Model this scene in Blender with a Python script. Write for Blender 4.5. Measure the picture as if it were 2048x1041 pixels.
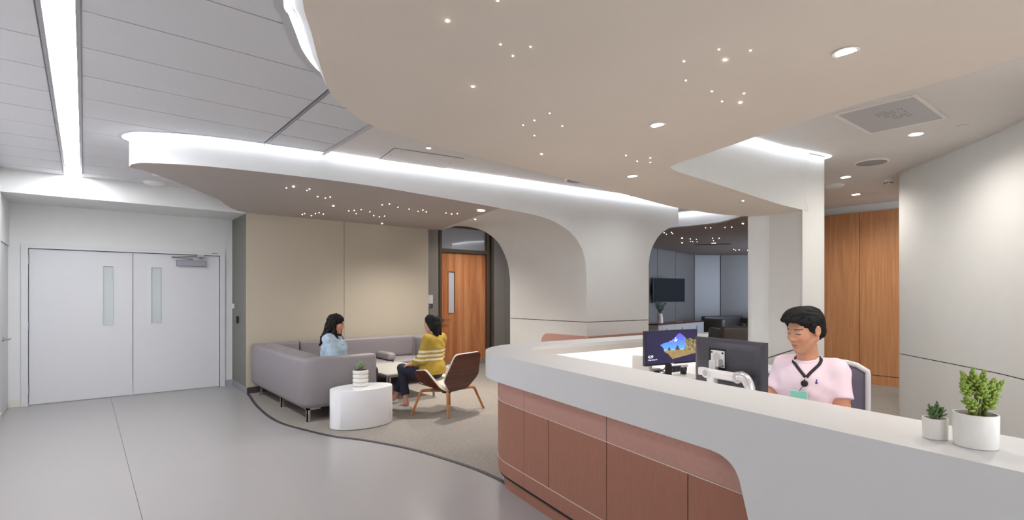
import bpy, math, random
import numpy as np
from mathutils import Vector, Matrix

# ------------------------------------------------------------------ clearing
for o in list(bpy.data.objects):
    bpy.data.objects.remove(o, do_unlink=True)
scene = bpy.context.scene
COL = scene.collection
R = math.radians
rng = random.Random(7)

# ------------------------------------------------------------------ camera
EYE = 1.52
cam_d = bpy.data.cameras.new('camera')
cam_d.sensor_width = 36.0
cam_d.sensor_fit = 'HORIZONTAL'
cam_d.lens = 36.0 * 1041.0 / 2048.0
cam_d.shift_y = (588.0 - 520.5) / 2048.0
cam_d.clip_start = 0.05
cam = bpy.data.objects.new('camera', cam_d)
COL.objects.link(cam)
cam.location = (0, 0, EYE)
cam.rotation_euler = (R(90), 0, R(50.57 - 90))
scene.camera = cam

# ------------------------------------------------------------------ world, exposure
w = bpy.data.worlds.new('world')
scene.world = w
w.use_nodes = True
w.node_tree.nodes['Background'].inputs[0].default_value = (0.91, 0.95, 1.0, 1)
w.node_tree.nodes['Background'].inputs[1].default_value = 1.4
vs = scene.view_settings
vs.view_transform = 'Standard'
vs.look = 'None'
vs.gamma = 1.0
vs.use_curve_mapping = False
vs.exposure = 1.1

LUM = 22.0      # linear ceiling luminaire
COVE = 5.0     # cove strips
SPOT = 0.7     # downlight multiplier

# ------------------------------------------------------------------ helpers
def lin(c):
    return tuple(((v / 255.0) / 12.92 if v / 255.0 <= 0.04045 else ((v / 255.0 + 0.055) / 1.055) ** 2.4) for v in c)

MATS = {}
def M(name, rgb, rough=0.5, metal=0.0, var=0.0, vscale=8.0, bump=0.0, bscale=200.0, stretch=(1, 1, 1), spec=0.5, rgb2=None, coat=0.0, detail=3.0):
    """procedural principled material: two tones mixed by noise, fine bump"""
    if name in MATS:
        return MATS[name]
    m = bpy.data.materials.new(name)
    m.use_nodes = True
    nt = m.node_tree
    b = nt.nodes['Principled BSDF']
    b.inputs['Roughness'].default_value = rough
    b.inputs['Metallic'].default_value = metal
    b.inputs['Specular IOR Level'].default_value = spec
    if coat:
        b.inputs['Coat Weight'].default_value = coat
        b.inputs['Coat Roughness'].default_value = 0.15
    c = lin(rgb)
    tc = nt.nodes.new('ShaderNodeTexCoord')
    mp = nt.nodes.new('ShaderNodeMapping')
    mp.inputs['Scale'].default_value = stretch
    nt.links.new(tc.outputs['Object'], mp.inputs['Vector'])
    n = nt.nodes.new('ShaderNodeTexNoise')
    n.inputs['Scale'].default_value = vscale
    n.inputs['Detail'].default_value = detail
    nt.links.new(mp.outputs['Vector'], n.inputs['Vector'])
    ramp = nt.nodes.new('ShaderNodeValToRGB')
    ramp.color_ramp.elements[0].position = 0.3
    ramp.color_ramp.elements[1].position = 0.7
    c2 = lin(rgb2) if rgb2 else tuple(min(1, v * (1 + var)) for v in c)
    c1 = c if rgb2 else tuple(v * (1 - var) for v in c)
    ramp.color_ramp.elements[0].color = (*c1, 1)
    ramp.color_ramp.elements[1].color = (*c2, 1)
    nt.links.new(n.outputs['Fac'], ramp.inputs['Fac'])
    nt.links.new(ramp.outputs['Color'], b.inputs['Base Color'])
    if bump:
        n2 = nt.nodes.new('ShaderNodeTexNoise')
        n2.inputs['Scale'].default_value = bscale
        n2.inputs['Detail'].default_value = 2
        nt.links.new(mp.outputs['Vector'], n2.inputs['Vector'])
        bp = nt.nodes.new('ShaderNodeBump')
        bp.inputs['Strength'].default_value = bump
        bp.inputs['Distance'].default_value = 0.004
        nt.links.new(n2.outputs['Fac'], bp.inputs['Height'])
        nt.links.new(bp.outputs['Normal'], b.inputs['Normal'])
    MATS[name] = m
    return m

def EM(name, rgb, strength):
    if name in MATS:
        return MATS[name]
    m = bpy.data.materials.new(name)
    m.use_nodes = True
    nt = m.node_tree
    for n in list(nt.nodes):
        nt.nodes.remove(n)
    e = nt.nodes.new('ShaderNodeEmission')
    e.inputs[0].default_value = (*lin(rgb), 1)
    e.inputs[1].default_value = strength
    o = nt.nodes.new('ShaderNodeOutputMaterial')
    nt.links.new(e.outputs[0], o.inputs[0])
    MATS[name] = m
    return m

def GLASS(name, rgb, rough, trans):
    if name in MATS:
        return MATS[name]
    m = bpy.data.materials.new(name)
    m.use_nodes = True
    b = m.node_tree.nodes['Principled BSDF']
    b.inputs['Base Color'].default_value = (*lin(rgb), 1)
    b.inputs['Roughness'].default_value = rough
    b.inputs['Transmission Weight'].default_value = trans
    MATS[name] = m
    return m

def VC(name, rough=0.5, emit=0.0, sss=0.0):
    """material that reads the mesh colour attribute 'Col'"""
    if name in MATS:
        return MATS[name]
    m = bpy.data.materials.new(name)
    m.use_nodes = True
    nt = m.node_tree
    b = nt.nodes['Principled BSDF']
    a = nt.nodes.new('ShaderNodeAttribute')
    a.attribute_name = 'Col'
    b.inputs['Roughness'].default_value = rough
    nt.links.new(a.outputs['Color'], b.inputs['Base Color'])
    if emit:
        nt.links.new(a.outputs['Color'], b.inputs['Emission Color'])
        b.inputs['Emission Strength'].default_value = emit
        b.inputs['Base Color'].default_value = (0, 0, 0, 1)
        for l in list(b.inputs['Base Color'].links):
            nt.links.remove(l)
    if sss:
        b.inputs['Subsurface Weight'].default_value = sss
        b.inputs['Subsurface Radius'].default_value = (0.02, 0.008, 0.004)
        b.inputs['Subsurface Scale'].default_value = 0.3
    MATS[name] = m
    return m

def WOODMAT(name, dark, mid, light, axis='z', scale=1.0, rough=0.42):
    if name in MATS:
        return MATS[name]
    m = bpy.data.materials.new(name)
    m.use_nodes = True
    nt = m.node_tree
    b = nt.nodes['Principled BSDF']
    b.inputs['Roughness'].default_value = rough
    tc = nt.nodes.new('ShaderNodeTexCoord')
    mp = nt.nodes.new('ShaderNodeMapping')
    k = 0.045
    mp.inputs['Scale'].default_value = {'z': (1, 1, k), 'x': (k, 1, 1), 'y': (1, k, 1)}[axis]
    nt.links.new(tc.outputs['Object'], mp.inputs['Vector'])
    n1 = nt.nodes.new('ShaderNodeTexNoise')
    n1.inputs['Scale'].default_value = 7 * scale
    n1.inputs['Detail'].default_value = 5
    n1.inputs['Distortion'].default_value = 0.4
    n2 = nt.nodes.new('ShaderNodeTexNoise')
    n2.inputs['Scale'].default_value = 90 * scale
    n2.inputs['Detail'].default_value = 3
    for n in (n1, n2):
        nt.links.new(mp.outputs['Vector'], n.inputs['Vector'])
    mx = nt.nodes.new('ShaderNodeMath')
    mx.operation = 'MULTIPLY_ADD'
    mx.inputs[1].default_value = 0.35
    nt.links.new(n2.outputs['Fac'], mx.inputs[0])
    ad = nt.nodes.new('ShaderNodeMath')
    ad.operation = 'MULTIPLY'
    ad.inputs[1].default_value = 0.72
    nt.links.new(n1.outputs['Fac'], ad.inputs[0])
    nt.links.new(ad.outputs[0], mx.inputs[2])
    rp = nt.nodes.new('ShaderNodeValToRGB')
    rp.color_ramp.elements[0].position = 0.36
    rp.color_ramp.elements[0].color = (*lin(dark), 1)
    rp.color_ramp.elements[1].position = 0.7
    rp.color_ramp.elements[1].color = (*lin(light), 1)
    e = rp.color_ramp.elements.new(0.53)
    e.color = (*lin(mid), 1)
    nt.links.new(mx.outputs[0], rp.inputs['Fac'])
    nt.links.new(rp.outputs['Color'], b.inputs['Base Color'])
    MATS[name] = m
    return m

def obj(name, vf, mat, parent=None, smooth=False, bevel=0.0, loc=None, rotz=0.0, seg=2):
    v, f = vf
    me = bpy.data.meshes.new(name)
    me.from_pydata([tuple(p) for p in v], [], [tuple(q) for q in f])
    me.update()
    if mat is not None:
        me.materials.append(mat)
    if smooth:
        me.polygons.foreach_set('use_smooth', [True] * len(me.polygons))
        if smooth == 'auto':
            me.set_sharp_from_angle(angle=R(38))
    o = bpy.data.objects.new(name, me)
    COL.objects.link(o)
    if loc is not None:
        o.location = loc
    o.rotation_euler[2] = rotz
    if parent is not None:
        o.parent = parent
    if bevel:
        b = o.modifiers.new('bevel', 'BEVEL')
        b.width = bevel
        b.segments = seg
        b.limit_method = 'ANGLE'
    return o

def tag(o, label, cat, group=None):
    o['label'] = label
    o['category'] = cat
    if group:
        o['group'] = group
    return o

def struct(o, label=None):
    o['kind'] = 'structure'
    if label:
        o['label'] = label
    return o

def empty(name, loc=(0, 0, 0), rotz=0.0, parent=None):
    o = bpy.data.objects.new(name, None)
    COL.objects.link(o)
    o.location = loc
    o.rotation_euler[2] = rotz
    o.empty_display_size = 0.1
    if parent is not None:
        o.parent = parent
    return o

def thing(name, label, cat, loc=(0, 0, 0), rotz=0.0, group=None):
    return tag(empty(name, loc, rotz), label, cat, group)

def dup(root, loc, rotz=None, label=None, group=None):
    r = root.copy()
    COL.objects.link(r)
    r.location = loc
    if rotz is not None:
        r.rotation_euler[2] = rotz
    if label:
        r['label'] = label
    if group:
        r['group'] = group
    for ch in list(root.children):
        c = ch.copy()
        COL.objects.link(c)
        c.parent = r
        for g in list(ch.children):
            d = g.copy()
            COL.objects.link(d)
            d.parent = c
    return r

# ---- shape builders: all return (verts, faces)
def join(*parts):
    V, F = [], []
    for v, f in parts:
        k = len(V)
        V += [tuple(p) for p in v]
        F += [tuple(i + k for i in q) for q in f]
    return V, F

def xf(vf, loc=(0, 0, 0), rz=0.0, rx=0.0, ry=0.0, sc=(1, 1, 1)):
    m = Matrix.Translation(loc) @ Matrix.Rotation(rz, 4, 'Z') @ Matrix.Rotation(ry, 4, 'Y') @ Matrix.Rotation(rx, 4, 'X') @ Matrix.Diagonal((*sc, 1))
    return [tuple(m @ Vector(p)) for p in vf[0]], vf[1]

def box(x0, x1, y0, y1, z0, z1):
    v = [(x0, y0, z0), (x1, y0, z0), (x1, y1, z0), (x0, y1, z0), (x0, y0, z1), (x1, y0, z1), (x1, y1, z1), (x0, y1, z1)]
    return v, [(0, 3, 2, 1), (4, 5, 6, 7), (0, 1, 5, 4), (1, 2, 6, 5), (2, 3, 7, 6), (3, 0, 4, 7)]

def prism(poly, z0, z1):
    """vertical extrusion of a counter-clockwise plan polygon"""
    n = len(poly)
    a = sum(poly[i][0] * poly[(i + 1) % n][1] - poly[(i + 1) % n][0] * poly[i][1] for i in range(n))
    if a < 0:
        poly = poly[::-1]
    v = [(x, y, z0) for x, y in poly] + [(x, y, z1) for x, y in poly]
    f = [tuple(range(n - 1, -1, -1)), tuple(range(n, 2 * n))]
    f += [(i, (i + 1) % n, n + (i + 1) % n, n + i) for i in range(n)]
    return v, f

def loft(rows, closed=False):
    """grid of quads through rows of equal length"""
    n = len(rows[0])
    v = [p for r in rows for p in r]
    f = []
    for i in range(len(rows) - 1):
        for j in range(n if closed else n - 1):
            k = (j + 1) % n
            f.append((i * n + j, i * n + k, (i + 1) * n + k, (i + 1) * n + j))
    return v, f

def lathe(prof, n=32, cap0=True, cap1=True, sx=1.0, sy=1.0):
    rows = []
    for r, z in prof:
        rows.append([(r * sx * math.cos(2 * math.pi * i / n), r * sy * math.sin(2 * math.pi * i / n), z) for i in range(n)])
    v, f = loft(rows, True)
    if cap0:
        f.append(tuple(range(n - 1, -1, -1)))
    if cap1:
        k = (len(prof) - 1) * n
        f.append(tuple(range(k, k + n)))
    return v, f

def tube(pts, r, n=8, r2=None, caps=True):
    pts = [Vector(p) for p in pts]
    rows = []
    m = len(pts)
    up = Vector((0, 0, 1))
    prev = None
    for i, p in enumerate(pts):
        t = (pts[min(i + 1, m - 1)] - pts[max(i - 1, 0)]).normalized()
        if prev is None:
            a = t.cross(up)
            if a.length < 1e-3:
                a = t.cross(Vector((1, 0, 0)))
        else:
            a = prev - t * prev.dot(t)
        a.normalize()
        prev = a
        b = t.cross(a)
        rr = r if r2 is None else r + (r2 - r) * i / (m - 1)
        rows.append([tuple(p + (a * math.cos(2 * math.pi * j / n) + b * math.sin(2 * math.pi * j / n)) * rr) for j in range(n)])
    v, f = loft(rows, True)
    if caps:
        f.append(tuple(range(n - 1, -1, -1)))
        f.append(tuple(range((m - 1) * n, m * n)))
    return v, f

def ball(c, r, n=12, m=8, sc=(1, 1, 1)):
    prof = [(max(1e-4, math.sin(math.pi * i / m)) * r, -math.cos(math.pi * i / m) * r) for i in range(m + 1)]
    return xf(lathe(prof, n, False, False), c, sc=sc)

def rbox(sx, sy, sz, r, n=4, c=(0, 0, 0), crown=0.0):
    """box with rounded edges centred at c; crown bulges the top"""
    r = min(r, sx / 2 - 1e-4, sy / 2 - 1e-4, sz / 2 - 1e-4)
    def ticks(s):
        h = s / 2
        t = [-h + r * (1 - math.cos(math.pi / 2 * i / n)) for i in range(n + 1)]
        mid = [(-h + r) + (2 * (h - r)) * i / 6 for i in range(1, 6)]
        return t + mid + [-q for q in reversed(t)]
    X, Y, Z = ticks(sx), ticks(sy), ticks(sz)
    V, F = [], []
    def face(fn, A, B, flip):
        k = len(V)
        for a in A:
            for b in B:
                V.append(fn(a, b))
        nb = len(B)
        for i in range(len(A) - 1):
            for j in range(nb - 1):
                q = (k + i * nb + j, k + (i + 1) * nb + j, k + (i + 1) * nb + j + 1, k + i * nb + j + 1)
                F.append(q[::-1] if flip else q)
    face(lambda a, b: (a, b, sz / 2), X, Y, False)
    face(lambda a, b: (a, b, -sz / 2), X, Y, True)
    face(lambda a, b: (sx / 2, a, b), Y, Z, False)
    face(lambda a, b: (-sx / 2, a, b), Y, Z, True)
    face(lambda a, b: (a, -sy / 2, b), X, Z, False)
    face(lambda a, b: (a, sy / 2, b), X, Z, True)
    out = []
    for p in V:
        q = [max(-s / 2 + r, min(s / 2 - r, t)) for t, s in zip(p, (sx, sy, sz))]
        d = Vector([p[i] - q[i] for i in range(3)])
        if d.length > 1e-9:
            d = d.normalized() * r
        z = q[2] + d[2]
        if crown and z > 0:
            z += crown * (1 - (2 * p[0] / sx) ** 2) * (1 - (2 * p[1] / sy) ** 2)
        out.append((q[0] + d[0] + c[0], q[1] + d[1] + c[1], z + c[2]))
    return weld(out, F)

def weld(V, F, eps=1e-5):
    idx, nv, mp = {}, [], []
    for p in V:
        k = (round(p[0] / eps), round(p[1] / eps), round(p[2] / eps))
        if k not in idx:
            idx[k] = len(nv)
            nv.append(p)
        mp.append(idx[k])
    nf = []
    for q in F:
        s = []
        for i in q:
            if not s or mp[i] != s[-1]:
                s.append(mp[i])
        if len(s) > 1 and s[0] == s[-1]:
            s.pop()
        if len(set(s)) >= 3:
            nf.append(tuple(s))
    return nv, nf

def spline(pts, n=8, closed=False):
    """Catmull-Rom through points of any dimension"""
    P = [np.array(p, float) for p in pts]
    m = len(P)
    out = []
    rngi = range(m if closed else m - 1)
    for i in rngi:
        if closed:
            p0, p1, p2, p3 = P[i - 1], P[i], P[(i + 1) % m], P[(i + 2) % m]
        else:
            p1, p2 = P[i], P[i + 1]
            p0 = P[i - 1] if i > 0 else 2 * p1 - p2
            p3 = P[i + 2] if i + 2 < m else 2 * p2 - p1
        for j in range(n):
            t = j / n
            out.append(tuple(0.5 * (2 * p1 + (p2 - p0) * t + (2 * p0 - 5 * p1 + 4 * p2 - p3) * t * t + (3 * p1 - p0 - 3 * p2 + p3) * t ** 3)))
    if not closed:
        out.append(tuple(P[-1]))
    return out

def offset(path, d, closed=False):
    """offset a plan polyline to its left by d"""
    out = []
    n = len(path)
    for i in range(n):
        a = path[i - 1] if (i > 0 or closed) else path[i]
        b = path[(i + 1) % n] if (i < n - 1 or closed) else path[i]
        tx, ty = b[0] - a[0], b[1] - a[1]
        l = math.hypot(tx, ty) or 1
        out.append((path[i][0] - ty / l * d, path[i][1] + tx / l * d))
    return out

def ribbon(pathA, pathB, z, closed=False):
    """flat horizontal band between two plan paths"""
    return loft([[(x, y, z) for x, y in pathA], [(x, y, z) for x, y in pathB]], closed)

def wallstrip(path, z0, z1, th, closed=False):
    """thin vertical wall along a plan path, thickness th to the left"""
    q = offset(path, th, closed)
    rows = [[(x, y, z0) for x, y in path], [(x, y, z1) for x, y in path], [(x, y, z1) for x, y in q], [(x, y, z0) for x, y in q], [(x, y, z0) for x, y in path]]
    v, f = loft(rows, closed)
    n = len(path)
    if not closed:
        f.append((0, n, 2 * n, 3 * n))
        f.append((n - 1, 4 * n - 1, 3 * n - 1, 2 * n - 1))
    return v, f

def arc(cx, cy, r, a0, a1, n=10):
    return [(cx + r * math.cos(R(a0 + (a1 - a0) * i / n)), cy + r * math.sin(R(a0 + (a1 - a0) * i / n))) for i in range(n + 1)]

def text_mesh(name, body, size, mat, parent, loc, rot, align='LEFT', extrude=0.0003):
    cu = bpy.data.curves.new(name, 'FONT')
    cu.body = body
    cu.size = size
    cu.extrude = extrude
    cu.align_x = align
    t = bpy.data.objects.new(name + '_tmp', cu)
    COL.objects.link(t)
    bpy.context.view_layer.update()
    me = bpy.data.meshes.new_from_object(t.evaluated_get(bpy.context.evaluated_depsgraph_get()))
    bpy.data.objects.remove(t, do_unlink=True)
    me.materials.clear()
    me.materials.append(mat)
    o = bpy.data.objects.new(name, me)
    COL.objects.link(o)
    o.parent = parent
    o.location = loc
    o.rotation_euler = rot
    return o

def lamp(kind, parent, loc, energy, color=(1, 1, 1), size=0.05, spot=100, blend=0.6, rot=(0, 0, 0)):
    l = bpy.data.lights.new('lamp', kind)
    l.energy = energy
    l.color = color
    if kind == 'SPOT':
        l.spot_size = R(spot)
        l.spot_blend = blend
        l.shadow_soft_size = size
    o = bpy.data.objects.new('lamp', l)
    COL.objects.link(o)
    o.location = loc
    o.rotation_euler = rot
    o.parent = parent
    return o

# ------------------------------------------------------------------ materials
WHITE = M('white_paint', (226, 226, 224), 0.55, var=0.01)
SOFT = M('soft_white_paint', (214, 211, 207), 0.6, var=0.012)
TAN = M('tan_plaster', (222, 209, 195), 0.62, var=0.02, vscale=1.5)
TANA = M('taupe_plaster', (178, 168, 162), 0.6, var=0.02, vscale=1.5)
TANC = M('brown_plaster', (152, 134, 122), 0.6, var=0.02, vscale=1.5)
TILE = M('ceiling_tile', (210, 209, 212), 0.7, var=0.015, vscale=300, bump=0.15, bscale=500)
DRY = M('drywall', (220, 214, 210), 0.65, var=0.01)
GRID = M('ceiling_grid', (168, 164, 168), 0.4, metal=0.3)
FLOOR = M('polished_floor', (166, 161, 160), 0.27, var=0.05, vscale=260, detail=6, spec=0.45)
CARPET = M('carpet', (122, 115, 108), 0.95, vscale=230, rgb2=(186, 177, 168), bump=0.8, bscale=420, spec=0.1, detail=4)
RUB = M('rubber_strip', (62, 60, 66), 0.5)
BEIGE = M('beige_panel', (194, 183, 164), 0.6, var=0.02, vscale=120, bump=0.1, bscale=600)
GREYP = M('grey_metal_panel', (150, 144, 137), 0.42, metal=0.25, var=0.03, vscale=90, stretch=(1, 1, 0.05))
DARKP = M('pier_panel', (118, 117, 110), 0.5, var=0.03)
BASE = M('steel_base', (166, 166, 170), 0.35, metal=0.6)
BASEW = M('cream_base', (224, 220, 208), 0.5)
DOORW = M('door_paint', (222, 222, 224), 0.5, var=0.005)
FRAME = M('frame_paint', (220, 221, 222), 0.45)
BRONZE = M('bronze_frame', (98, 86, 72), 0.4, metal=0.4)
STEEL = M('satin_steel', (150, 150, 154), 0.35, metal=0.8)
CHROME = M('brushed_chrome', (196, 192, 184), 0.25, metal=0.9)
CLOSER = M('closer_silver', (150, 150, 160), 0.4, metal=0.4)
BLACK = M('black_plastic', (20, 20, 22), 0.4)
DARK = M('dark_gap', (24, 22, 22), 0.8)
CORIAN = M('white_solid_surface', (212, 211, 211), 0.38, var=0.006, spec=0.5)
COPPER = M('copper_laminate', (164, 112, 92), 0.42, metal=0.25, var=0.05, vscale=60, stretch=(1, 1, 0.2))
COPPERL = M('copper_laminate_lit', (186, 142, 130), 0.42, metal=0.25, var=0.04, vscale=40)  # copper with the pinkish glow of the under-apron strip put into its colour
DOORWOOD = WOODMAT('door_veneer', (170, 98, 54), (198, 126, 76), (218, 154, 104), 'z', 1.3)
CABWOOD = WOODMAT('cabinet_veneer', (172, 116, 72), (188, 130, 84), (200, 146, 100), 'z', 4.0)
WALNUT = WOODMAT('walnut_shell', (52, 22, 14), (84, 38, 24), (112, 56, 36), 'y', 1.5, 0.3)
OAK = WOODMAT('oak_leg', (160, 96, 48), (186, 118, 64), (206, 140, 84), 'z', 2.0)
LEATHER = M('grey_leather', (143, 136, 139), 0.42, var=0.03, vscale=30, bump=0.12, bscale=700)
LEATHERD = M('dark_leather', (84, 76, 72), 0.42, var=0.03, vscale=30)
UPH = M('cream_upholstery', (222, 212, 200), 0.7, bump=0.2, bscale=700)
GLOSSW = M('gloss_white', (240, 240, 242), 0.3, var=0.004)
POTW = M('white_ceramic', (230, 226, 220), 0.22, var=0.01, vscale=20)
SOIL = M('soil', (58, 44, 34), 0.95, vscale=200, rgb2=(92, 72, 56), bump=0.8)
PEB = M('pebble', (120, 100, 86), 0.7, vscale=30, rgb2=(176, 152, 130))
MARBLE = M('pale_stone', (204, 200, 190), 0.3, vscale=10, rgb2=(184, 180, 170), stretch=(1, 6, 1))
LENS = EM('cool_lens', (246, 249, 255), LUM)
COVEM = EM('cove_strip', (236, 243, 255), COVE)
DLENS = EM('downlight_lens', (255, 244, 226), 14.0)
STAR = EM('star_point', (255, 240, 214), 22.0)
# ================================================================== THE SETTING
ZC = 3.02          # ceiling
ZA = 2.745         # left cloud underside
# ---- floor: two polished slabs with a saw joint, carpet inlay with rubber edging
fl = struct(empty('floor'))
carpet_edge = spline([(1.903, 8.627), (1.776, 7.501), (1.753, 6.551), (1.871, 5.966), (2.031, 5.468), (2.223, 5.123), (2.438, 4.57), (2.533, 4.125), (2.59, 3.724), (2.60, 3.405), (2.579, 3.2), (2.54, 2.9)], 6)
obj('slab', box(-4.5, 0.301, -5.0, 9.7, -0.1, 0.0), FLOOR, fl)
obj('slab', box(0.305, 7.0, -5.0, 9.7, -0.1, 0.0), FLOOR, fl)
obj('joint_filler', box(0.301, 0.305, -5.0, 9.7, -0.1, -0.002), M('joint', (96, 94, 94), 0.6), fl)
cp = carpet_edge + [(2.9, 1.0), (2.9, -3.0), (12.0, -3.0), (18.0, 2.0), (18.0, 12.0), (1.903, 12.0)]
obj('carpet', prism(cp, -0.05, 0.006), CARPET, fl)
obj('edge_strip', join(wallstrip(carpet_edge, -0.01, 0.0075, 0.035)), RUB, fl)

# ---- ceiling: metal planks in a grid, plain drywall beyond
ce = struct(empty('ceiling'))
rows = [-2.27 + 0.531 * k for k in range(0, 21)]
gap = 0.006
def tile_grid(x0, x1, ya, yb):
    for a, b in zip(rows, rows[1:] + [8.65]):
        a, b = max(a, ya), min(b, yb)
        if b - a < 0.05:
            continue
        obj('ceiling_tile', box(x0 + gap, x1 - gap, a + gap, b - gap, ZC, ZC + 0.02), TILE, ce)
tile_grid(-0.77, -0.195, -2.3, 8.65)
tile_grid(-0.014, 1.385, -2.3, 8.65)
tile_grid(1.41, 1.955, 3.0, 6.2)
obj('tee_rail', box(1.389, 1.397, -2.3, 6.3, ZC - 0.006, ZC + 0.02), GRID, ce)
obj('tee_rail', box(1.399, 1.406, -2.3, 6.3, ZC - 0.006, ZC + 0.02), GRID, ce)
obj('edge_trim', box(1.957, 2.0, 2.0, 6.3, ZC - 0.008, ZC + 0.02), M('trim_grey', (188, 186, 188), 0.5), ce)
obj('drywall_field', box(1.9, 18.0, -2.5, 12.0, ZC + 0.012, ZC + 0.06), DRY, ce)
obj('plenum_deck', box(-4.5, 2.0, -2.5, 12.0, ZC + 0.03, ZC + 0.08), M('plenum', (60, 60, 62), 0.9), ce)

# ---- linear luminaire between the planks
lt = thing('linear_luminaire', 'long bright recessed strip luminaire between the metal ceiling planks', 'ceiling light', (-0.104, 4.0, ZC))
obj('lens', box(-0.066, 0.068, -1.2, 4.62, -0.002, 0.004), LENS, lt)
obj('side_rail', box(-0.089, -0.066, -1.25, 4.63, -0.008, 0.02), GRID, lt)
obj('side_rail', box(0.068, 0.088, -1.25, 4.63, -0.008, 0.02), GRID, lt)

# ---- door recess: walls, lowered ceiling, pier
YD = 9.62
wl = struct(obj('wall_left', join(box(-0.95, -0.77, -2.5, 8.72, 0, 3.2), box(-0.95, -0.77, 9.70, 9.75, 0, 3.2), box(-0.95, -0.77, 8.72, 9.70, 2.16, 3.2), box(-0.95, -0.90, 8.72, 9.70, 0, 2.2)), WHITE))
wd = struct(obj('wall_door', join(box(-0.80, -0.585, YD, YD + 0.2, 0, 3.2), box(1.717, 1.95, YD, YD + 0.2, 0, 3.2), box(-0.585, 1.717, YD, YD + 0.2, 2.14, 3.2), box(-0.585, 1.717, YD + 0.12, YD + 0.2, 0, 2.2)), WHITE))
struct(obj('wall_soffit', box(-0.77, 1.90, 8.65, YD, ZA - 0.005, 3.2), WHITE))
struct(obj('wall_pier', box(1.90, 1.955, 8.662, YD, 0.10, ZA), DARKP))
struct(obj('baseboard_pier', box(1.897, 1.955, 8.628, YD, 0.0, 0.10), BASE))
struct(obj('baseboard_left', join(box(-0.77, -0.755, -2.5, 8.66, 0, 0.1), box(-0.77, -0.65, YD - 0.014, YD, 0, 0.1)), BASEW))
struct(obj('baseboard_door', box(1.79, 1.897, YD - 0.012, YD, 0, 0.1), BASE))

# ---- door_1: white double doors
d1 = struct(empty('door_1', (0, YD, 0)), 'white painted double doors with slim vision panes')
obj('frame', join(box(-0.655, -0.585, -0.03, 0.1, 0, 2.2), box(1.717, 1.787, -0.03, 0.1, 0, 2.2), box(-0.585, 1.717, -0.03, 0.1, 2.14, 2.2)), FRAME, d1)
def leaf(x0, x1, wx0, wx1, wz0, wz1):
    y0, y1 = 0.012, 0.056
    lf = obj('door_leaf', join(box(x0, wx0, y0, y1, 0.008, 2.132), box(wx1, x1, y0, y1, 0.008, 2.132), box(wx0, wx1, y0, y1, 0.008, wz0), box(wx0, wx1, y0, y1, wz1, 2.132)), DOORW, d1)
    g = 0.014
    obj('pane_bead', join(box(wx0 - g, wx0, 0.006, 0.03, wz0 - g, wz1 + g), box(wx1, wx1 + g, 0.006, 0.03, wz0 - g, wz1 + g), box(wx0, wx1, 0.006, 0.03, wz0 - g, wz0), box(wx0, wx1, 0.006, 0.03, wz1, wz1 + g)), DOORW, lf)
    obj('vision_pane', box(wx0, wx1, 0.03, 0.04, wz0, wz1), M('frosted_pane', (196, 204, 202), 0.18, var=0.02, vscale=2), lf)
    return lf
l1 = leaf(-0.578, 0.5625, 0.215, 0.335, 1.07, 1.92)
l2 = leaf(0.570, 1.710, 0.795, 0.922, 1.07, 1.92)
for z in (0.22, 1.08, 1.98):
    obj('hinge', join(xf(lathe([(0.009, -0.06), (0.009, 0.06)], 10), (-0.582, 0.0, z)), box(-0.594, -0.582, 0.0, 0.006, z - 0.055, z + 0.055)), STEEL, l1)
cl = obj('door_closer', join(box(1.115, 1.512, -0.05, 0.012, 1.955, 2.045)), CLOSER, d1, bevel=0.006)
obj('closer_arm', join(tube([(1.33, -0.06, 2.062), (1.06, -0.085, 2.085), (1.40, -0.06, 2.108)], 0.009, 6), xf(lathe([(0.018, -0.012), (0.018, 0.012)], 12), (1.06, -0.085, 2.085)), box(1.39, 1.49, -0.075, -0.028, 2.10, 2.14), xf(lathe([(0.02, 0), (0.014, 0.03)], 12), (1.43, -0.05, 2.075))), STEEL, cl)
obj('frame_label', join(*[box(1.60 + k * 0.017, 1.612 + k * 0.017, -0.031, -0.03, 2.166, 2.178) for k in range(5)]), M('print_grey', (110, 110, 116), 0.6), d1)
# door_2: slab in the left wall with a lever
d2 = struct(empty('door_2', (-0.77, 9.2, 0)), 'white door in the left wall by the recess')
obj('door_leaf', box(-0.06, -0.012, -0.47, 0.49, 0.008, 2.15), DOORW, d2)
hd = obj('lever_handle', join(xf(lathe([(0.027, 0), (0.027, 0.012)], 16), (-0.012, -0.2, 0.95), ry=R(90)), tube([(-0.012, -0.2, 0.95), (0.045, -0.2, 0.95), (0.05, -0.19, 0.95), (0.05, -0.08, 0.95)], 0.009, 8)), STEEL, d2, smooth='auto')

# ---- wall with beige fabric panels behind the sofa
bw = struct(empty('wall_lounge'))
obj('wall_core', join(box(1.95, 5.05, 8.66, 8.9, 0, 3.2)), DARK, bw)
obj('beige_panel', box(1.8985, 3.405, 8.63, 8.66, 0.10, ZA), BEIGE, bw)
obj('beige_panel', box(3.411, 5.03, 8.63, 8.66, 0.10, ZA), BEIGE, bw)
obj('beige_panel', box(5.02, 5.05, 8.64, 8.9, 0.10, 3.05), BEIGE, bw)
struct(obj('baseboard_lounge', box(1.905, 5.03, 8.625, 8.66, 0.0, 0.10), M('dark_base', (66, 58, 56), 0.5)))

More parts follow.
